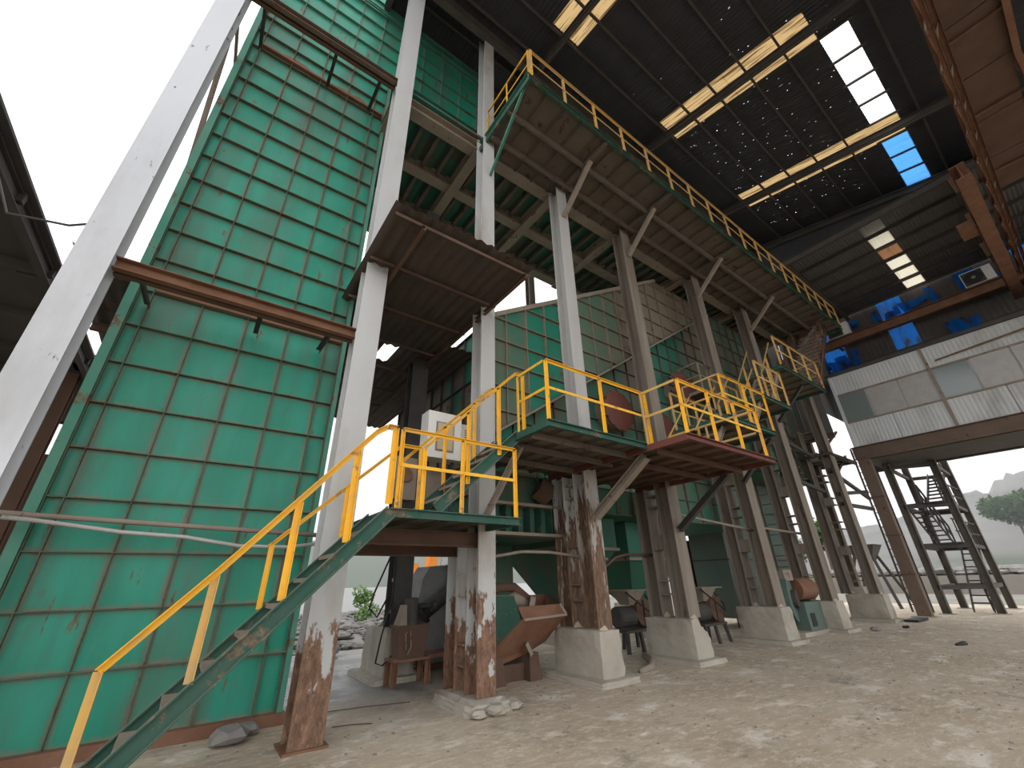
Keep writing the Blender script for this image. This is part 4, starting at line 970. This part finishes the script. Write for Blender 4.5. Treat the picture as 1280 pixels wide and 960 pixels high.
# dark balcony with clutter of stairs between third platform and cabin
fb = flight('stair_flight', 'dark steel stair descending in front of the bright gap beside the cabin', 18.2, 7.8, 21.4, 4.9, 6.9, 7.6, 12, sm='dark_steel')
for yy in (6.88, 7.62): polyrail(fb, [(18.2, yy, 8.8), (21.4, yy, 5.9)], .05, 'dark_steel')
wb = platform('dark_balcony', 'dark steel balcony under the cabin corner', 21.0, 24.0, 5.9, 8.0, 6.3, fm='dark_steel', um='dark_steel')

dh = thing('dark_machine_house', 'dark sheeted machine house behind the cabin corner above the bright gaps', 'building', (24.2, 9, 7.2))
for k in range(6): MB().box(23.2, 23.24, 6.1+k, 7.08+k, 7.6, 14.2).build('wall_sheet', 'roof_grey', dh)
for k in range(2): MB().box(23.26+1.4*k, 24.6+1.4*k, 6.1, 6.14, 8.6, 14.2).build('wall_sheet', 'roof_grey', dh)
MB().ibar((23.2, 6.1, 7.5), (23.2, 12.2, 7.5), .2, .24).build('sill_beam', 'rust_dark', dh)
for y in (8.5, 12.0): MB().ibar((23.2, y, 0), (23.2, y, 7.4), .24, .24, (0, 1, 0)).build('post', 'column_brown', dh)
for k in range(3): MB().bar((22.0, 6.3+.02*k, 5.4+1.3*k), (24.0, 6.2, 6.6+1.2*k), .08, .1).build('brace', 'dark_steel', dh)
# ------------------------------------------------------------------ crane runway girder and walkway on the open side
cg = thing('crane_girder', 'rusty lattice crane girder with gusset plates running under the roof', 'girder', (15, -1.6, 12.6))
GY = -1.62; GZ = 13.0
for dz, dy in ((0, 0), (0, -.2), (-.55, 0)): MB().abar((4, GY+dy, GZ+dz), (29, GY+dy, GZ+dz), .09).build('chord', 'rust', cg)
gm = MB().prism([(-.32, 0, 0), (.22, 0, 0), (.32, 0, -.1), (.1, 0, -.2), (-.25, 0, -.12)], (0, .02, 0)).mesh('gusset_plate', 'dusty_steel')
x = 5
while x < 28: piece(gm, 'gusset_plate', cg, (x, GY-.08, GZ+.03), (.5, 0, .15)); piece(gm, 'gusset_plate', cg, (x+.62, GY-.17, GZ+.03), (.5, 0, .15)); x += 1.45
x = 4.2
while x < 28.5: MB().bar((x, GY, GZ), (x+.7, GY, GZ-.55), .04, .04).build('lacing_bar', 'rust', cg); MB().bar((x+.7, GY, GZ-.55), (x+1.4, GY, GZ), .04, .04).build('lacing_bar', 'rust', cg); x += 1.4
gw = thing('crane_walkway', 'brown sheet walkway beside the lattice crane girder', 'walkway', (9, -2.4, 13.2))
for k in range(8): MB().box(4+1.9*k, 5.86+1.9*k, GY-1.15, GY-.24, GZ+.16, GZ+.18).build('floor_sheet', 'rust_dark', gw)
MB().cbar((4, GY-1.2, GZ+.1), (13.5, GY-1.2, GZ+.1), .12, .2).build('edge_channel', 'rust', gw); MB().cbar((13.5, GY-1.2, GZ+.1), (22, GY-1.9, GZ+.1), .12, .2).build('edge_channel', 'rust', gw)
for k in range(5): MB().abar((6+3*k, GY-.2, GZ+.08), (6+3*k, GY-1.2, GZ+.08), .07).build('cross_bar', 'rust', gw)
rg = thing('runway_beam', 'thick rusted runway beam hanging inside the crane girder near the air conditioner', 'beam', (19.5, -1.2, 12))
MB().ibar((15.6, -1.12, 12.15), (25.8, -1.2, 12.15), .34, .5).build('beam', 'rust', rg)
for x in (17, 19.5, 22): MB().box(x-.08, x+.08, -1.4, -.9, 12.36, 13.0).build('hanger', 'rust_dark', rg)
MB().box(18.6, 19.4, -.95, -.55, 12.0, 12.25).build('stub', 'rust', rg)
for x in (17, 22.4): MB().ibar((x, -1.55, 0.02), (x, -1.55, 12.4), .2, .2, (0, 1, 0)) if False else None

# front-side hall columns outside the frame (carry roof and crane girder)
for i, x in enumerate((-1.0, 30.0)):
    pass

# ------------------------------------------------------------------ neighbouring shed on the open side
sh = thing('neighbour_shed', 'dark neighbouring shed roof and brown wall beside the white column', 'shed', (-7, 14, 0))
b = MB().box(-16, -3.75, 1.0, 24, 8.0, 8.06); b.build('roof_deck', 'shed_dark', sh)
for k in range(10): MB().bar((-16, 2+2.4*k, 7.9), (-3.85, 2+2.4*k, 7.9), .12, .2).build('purlin', 'shed_dark', sh)
MB().ibar((-3.95, 1, 7.82), (-3.95, 24, 7.82), .16, .3).build('eaves_beam', 'shed_dark', sh)
for y in (17.5,): MB().ibar((-4.3, y, 0), (-4.3, y, 7.8), .3, .3, (0, 1, 0)).build('post', 'shed_brown', sh)
MB().box(-16, -3.9, 18.2, 18.3, 1.0, 5.4).build('wall_panel', 'shed_brown', sh); MB().box(-16, -4.2, 18.2, 18.3, 6.5, 8).build('wall_panel', 'shed_dark', sh)
MB().box(-4.35, -3.2, 17.0, 17.6, 8.0, 8.4).build('gutter', 'shed_dark', sh); MB().bar((-4.4, 12, 8.1), (-3.3, 17.5, 9.4), .3, .3).build('rafter_tail', 'shed_dark', sh)
MB().box(-16, -3.9, 9.5, 9.6, 0, 3.0).build('low_wall', 'shed_brown', sh)
tag(MB().tube([(-3.6, 7.5, 7.2), (-3.0, 7.0, 6.1), (-2.2, 6.3, 5.75), (-1.9, 6.1, 5.8)], .015, 6).build('sagging_wire', 'dark_steel', None, True), 'thin wire sagging from the shed to the white column', 'wire')
MB().tube([(32, 3.6, 8.6), (34, 2.6, 7.7), (36, 1.2, 7.75), (38, -.5, 8.7)], .02, 6).build('overhead_cable', 'dark_steel', None, True)
tag(bpy.data.objects['overhead_cable'], 'thin overhead cable sagging across the sky beyond the stair tower', 'cable')

# ------------------------------------------------------------------ yard background
def rockmesh(seed, mt='rock'):
    rnd = random.Random(seed); b = MB(); n = 7; prof = []
    vs = []; fs = []
    for j in range(4):
        a = math.pi*(j+.4)/4.4
        for i in range(n):
            t = 2*math.pi*i/n; r = rnd.uniform(.75, 1.2)
            vs.append((math.cos(t)*math.sin(a)*r, math.sin(t)*math.sin(a)*r, (1-math.cos(a))*.45*rnd.uniform(.85, 1.1)))
    for j in range(3):
        for i in range(n): fs.append((j*n+i, j*n+(i+1) % n, (j+1)*n+(i+1) % n, (j+1)*n+i))
    fs += [tuple(range(n)), tuple(range(4*n-1, 3*n-1, -1))]
    return b.add(vs, fs)
def scatter(name, label, cat, n, fx, fy, smin, smax, seed, mt, zb=-.09):
    rnd = random.Random(seed); b = MB(); base = [rockmesh(k) for k in range(5)]
    for _ in range(n):
        x = rnd.uniform(*fx); y = rnd.uniform(*fy); s_ = rnd.uniform(smin, smax)**1.0; a = rnd.uniform(0, 6.3); q = rnd.choice(base)
        c, sn = math.cos(a)*s_, math.sin(a)*s_
        b.add([(x+v[0]*c-v[1]*sn, y+v[0]*sn+v[1]*c, zb+v[2]*s_) for v in q.v], q.f)
    o = b.build(name, mt, None, False, 'stuff'); o['label'] = label; o['category'] = cat; return o
for k, (px_, py_, sc_) in enumerate(PR): piece(rockmesh(40+k).mesh('plinth_rubble', 'concrete'), 'plinth_rubble', c3, (px_, py_, 0), (0, 0, k), (sc_, sc_*.8, sc_))
scatter('rubble', 'loose broken stone rubble covering the yard behind the columns', 'rubble', 1500, (-2, 15), (13.6, 32), .06, .28, 3, 'rock')
scatter('gravel', 'pale rubble heap beyond the stair tower', 'rubble', 700, (53, 70), (-4, 26), .25, .9, 5, 'rock', 1.28)
bwall = MB().box(-20, 60, 34, 34.3, -.1, 1.45).build('yard_wall', 'wall_white'); tag(bwall, 'long white yard wall beyond the rubble', 'wall')
def ridge(name, label, pts, depth, mt, seed):
    rnd = random.Random(seed); vs = []; fs = []; n = 60; mrow = 10
    for j in range(mrow+1):
        for i in range(n+1):
            f = i/n*(len(pts)-1); k = min(int(f), len(pts)-2); t = f-k
            x = pts[k][0]*(1-t)+pts[k+1][0]*t; y = pts[k][1]*(1-t)+pts[k+1][1]*t; h = pts[k][2]*(1-t)+pts[k+1][2]*t
            g = j/mrow; h2 = h*math.sin(g*math.pi/2)*(1+.08*math.sin(i*.9+j)+rnd.uniform(-.05, .05)); d = Vector((x, y, 0)).normalized()*depth*g
            vs.append((x+d.x, y+d.y, h2-.1))
    for j in range(mrow):
        for i in range(n): a = j*(n+1)+i; fs.append((a, a+1, a+n+2, a+n+1))
    o = MB().add(vs, fs).build(name, mt, None, True); return tag(o, label, 'hill')
ridge('hill', 'hazy green wooded hill beyond the white yard wall', [(-60, 90, 15), (-10, 95, 13), (25, 100, 13.5), (60, 100, 14), (100, 95, 11), (128, 86, 9)], 40, 'hill_green', 1)
ridge('hill', 'pale terraced quarry hill beyond the stair tower', [(142, 70, 11), (135, 40, 14), (122, 18, 17), (118, 6, 23), (112, -12, 28), (105, -35, 32)], 45, 'hill_rock', 2)
bk = MB().box(52, 72, -20, 28, -.1, 1.28).build('embankment', 'ground_dirt'); tag(bk, 'low brown retaining bank at the edge of the far yard', 'bank')
def leafball(name, x, y, z, r, n, seed, mt, parent, size):
    rnd = random.Random(seed); b = MB()
    for _ in range(n):
        d = Vector((rnd.gauss(0, 1), rnd.gauss(0, 1), rnd.gauss(0, 1))).normalized()*r*rnd.uniform(.3, 1)**.5; d.z *= .85
        p = Vector((x, y, z))+d; u = Vector((rnd.gauss(0, 1), rnd.gauss(0, 1), rnd.gauss(0, 1))).normalized()*size; w = u.orthogonal().normalized()*size*.6
        b.add([p-u, p+w, p+u, p-w], [(0, 1, 2, 3)])
    return b.build(name, mt, parent, False)
def tree(x, y, h, label, mt, seed, r=None, cat='tree', n=900, size=.3):
    t = thing('tree' if cat == 'tree' else 'shrub', label, cat, (x, y, 0)); r = r or h*.36
    MB().tube([(x, y, -.1), (x+.1, y, h*.35), (x, y+.1, h*.7)], [h*.03, h*.02, h*.008], 7).build('trunk', 'bark', t)
    rn = random.Random(seed)
    for q in range(4): leafball('foliage', x+rn.uniform(-.5, .5)*r, y+rn.uniform(-.5, .5)*r, h-r*.9+rn.uniform(-.45, .45)*r, r*rn.uniform(.45, .7), n//4, seed*9+q, mt, t, size)
tree(100, 8.0, 13, 'dark leafy tree on the quarry hill beyond the stair tower', 'leaf_far', 1, 4.2, n=2600, size=.32)
tree(76, 26, 10, 'thin hazy tree behind the bracing beside the cabin post', 'leaf_far', 2, 3.2, n=700, size=.35)
tree(80, 33, 9, 'low hazy tree behind the far lattice mast', 'leaf_far', 3, 3, n=600, size=.35)
tree(9.5, 29, 1.6, 'bright green shrub on the rubble before the white yard wall', 'leaf', 4, .75, 'shrub', 500, .1)
tree(6.9, 27, 1.1, 'small green shrub on the rubble beside the tower edge', 'leaf', 5, .6, 'shrub', 400, .09)
tree(15.6, 30, 1.2, 'green shrub growing under the orange excavator', 'leaf', 6, .8, 'shrub', 400, .1)
tree(8.2, 24, 1.0, 'leafy green weed clump on the rubble near the tower edge', 'leaf', 12, .7, 'shrub', 400, .08)
tree(9.6, 23.2, .7, 'low yellow-green weed clump on the rubble beside the hanging cables', 'leaf', 13, .6, 'shrub', 350, .08)
tree(10.6, 25.5, .8, 'reddish green shrub in front of the white yard wall', 'leaf', 8, .6, 'shrub', 300, .09)
# excavator
ex = thing('excavator', 'orange excavator with raised boom beyond the yard wall', 'excavator', (14.6, 37, 0))
MB().box(13.2, 15.2, 36.2, 38.4, 0, .8).build('track', 'dark_steel', ex); MB().box(16.0, 18.0, 36.2, 38.4, 0, .8).build('track', 'dark_steel', ex)
MB().box(15.0, 17.9, 36.3, 38.8, .9, 2.1).build('engine_body', 'orange', ex); MB().box(15.2, 16.3, 36.3, 37.6, 2.1, 3.2).build('cab', 'orange', ex)
b = MB(); b.bar((17.2, 36.2, 1.6), (17.7, 36.0, 6.5), .75, .8, (1, 0, 0)); b.build('boom', 'orange', ex)
MB().tube([(18.1, 35.9, 1.8), (18.4, 35.8, 5)], .12, 8).build('ram', 'silver_pipe', ex)
# distant machine and flame in the far bay
t = thing('stone_machine', 'dark hopper-like machine standing outside behind the brown cabin post', 'machine', (30, 8.5, 0))
MB().frustum((29.7, 30.3, 8.2, 8.8), 2.2, (29.3, 30.7, 7.8, 9.2), 3.0).build('hopper', 'dark_steel', t)
for dx in (-.7, .7):
    for dy in (-.7, .7): MB().bar((30+dx*1.8, 8.5+dy*1.5, 0), (30+dx*.5, 8.5+dy*.5, 2.6), .12, .12, (1, 0, 0)).build('leg', 'dark_steel', t)
MB().tube([(30+.5*math.cos(a), 8.5, 3.2+.5*math.sin(a)) for a in [k*math.pi/6 for k in range(0, 13)]], .06, 6).build('hoop', 'dark_steel', t)
t = thing('burner_flame', 'small orange flame near the foot of the last block column', 'flame', (27.7, 9, 0))
MB().lathe([(0, .16), (.25, .2), (.55, .13), (.95, .01)], (27.75, 9, .45), (.06, 0, 1), 10).build('flame', 'flame', t, True); MB().lathe([(0, .22), (.45, .18)], (27.75, 9, 0), n=12).build('burner', 'rust_dark', t)

# ------------------------------------------------------------------ loose things on the floor
tag(MB().tube([(7.35, 6.15, .03), (7.75, 6.2, .05), (8.25, 6.55, .06), (8.5, 6.95, .10)], [.05, .07, .08, .06], 6).build('bent_strap', 'dusty_steel', None, True), 'bent grey rubber strap lying on the floor between two concrete blocks', 'strap')
tag(MB().tube([(15.3, 3.2, .02), (15.6, 3.1, .03), (15.9, 3.2, .02)], [.03, .06, .02], 6).build('rag', 'black_rubber', None, True), 'small black rag lying in the middle of the open floor', 'rag')
tag(MB().box(21.3, 22.6, 5.2, 5.6, 0, .08).build('black_mat', 'black_rubber'), 'flat black mat on the floor before the last concrete block', 'mat')
for i, (x, y, s_, lab) in enumerate(((1.05, 7.0, .16, 'grey stone lying against the rusted foot of the stair column'), (.85, 6.75, .2, 'muddy lump beside the base of the green tower'), (17.6, 5.4, .14, 'small stone lying by the far concrete block'), (19.0, 5.0, .1, 'dark pebble on the far floor near the mat'), (6.9, 6.2, .05, 'tiny white pebble before the skip column block'), (1.9, 12.5, .18, 'dark stone on the wet floor behind the tower'))):
    o = piece(rockmesh(20+i).mesh('stone', 'rock' if i not in (3, 5) else 'black_rubber'), 'stone', None, (x, y, 0), (0, 0, i), (s_, s_, s_)); tag(o, lab, 'stone')
o = piece(rockmesh(55).mesh('grey_sack', 'sack_grey'), 'grey_sack', None, (3.45, 12.6, 0), (0, 0, .6), (.3, .2, .4)); tag(o, 'crumpled grey sack on the wet ground beyond the rear column', 'sack')
for i, (p, q, lab) in enumerate((((1.95, 6.6, .012), (2.4, 6.42, .012), 'thin broken stick lying flat beside the stair column foot'), ((2.0, 7.4, .01), (3.2, 7.1, .01), 'long thin wire rod lying on the floor behind the stair column'))):
    tag(MB().tube([p, ((p[0]+q[0])/2, (p[1]+q[1])/2+.03, .014), q], .006, 5).build('stick', 'rust_dark'), lab, 'stick')
scatter('floor_grit', 'small grit and crumbs scattered on the concrete floor', 'grit', 420, (-1, 14), (1.2, 8.5), .006, .022, 9, 'rock').location.z += .085

# haze over the far land: real scattering air
hz = bpy.data.materials.new('haze'); hz.use_nodes = True; hn = hz.node_tree.nodes; hn.remove(hn['Principled BSDF'])
vs_ = hn.new('ShaderNodeVolumeScatter'); vs_.inputs['Density'].default_value = .011; vs_.inputs['Color'].default_value = (.96, .98, 1, 1)
hz.node_tree.links.new(vs_.outputs[0], hn['Material Output'].inputs['Volume']); M['haze'] = hz
for (x0, x1, y0, y1), lab in (((-80, 84, 45, 160), 'thin haze over the wooded hill behind the yard wall'), ((84.05, 190, -60, 160), 'thin haze over the quarry hill beyond the stair tower')):
    o = MB().box(x0, x1, y0, y1, -.05, 45).build('haze', 'haze', None, False, 'stuff'); o['label'] = lab; o['category'] = 'haze'
# groups of look-alikes
GROUPS = {'steel_column': 'front row of steel columns', 'rear_column': 'rear row of columns', 'stepped_platform': 'stepped platforms', 'stair_flight': 'steel stair flights',
          'air_conditioner': 'air conditioners on the ledge', 'pump_set': 'pump sets between the columns', 'manhole': 'round manholes on the casing', 'hopper_chute': 'hopper chutes',
          'flat_tank': 'pale green tanks', 'shrub': 'shrubs in the yard', 'tree': 'distant trees', 'stone': 'loose stones on the floor', 'cross_beam': 'cross beams of the tower',
          'pipe': 'thin pipes', 'vertical_pipe': 'vertical pipes', 'hill': 'distant hills', 'switch_box': 'boxes on the landing', 'cabin_post': 'posts at the cabin', 'lattice_mast': 'lattice masts'}
for o in bpy.data.objects:
    if o.parent is None and o.get('category'):
        k = o.name.split('.')[0]
        if k in GROUPS: o['group'] = GROUPS[k]
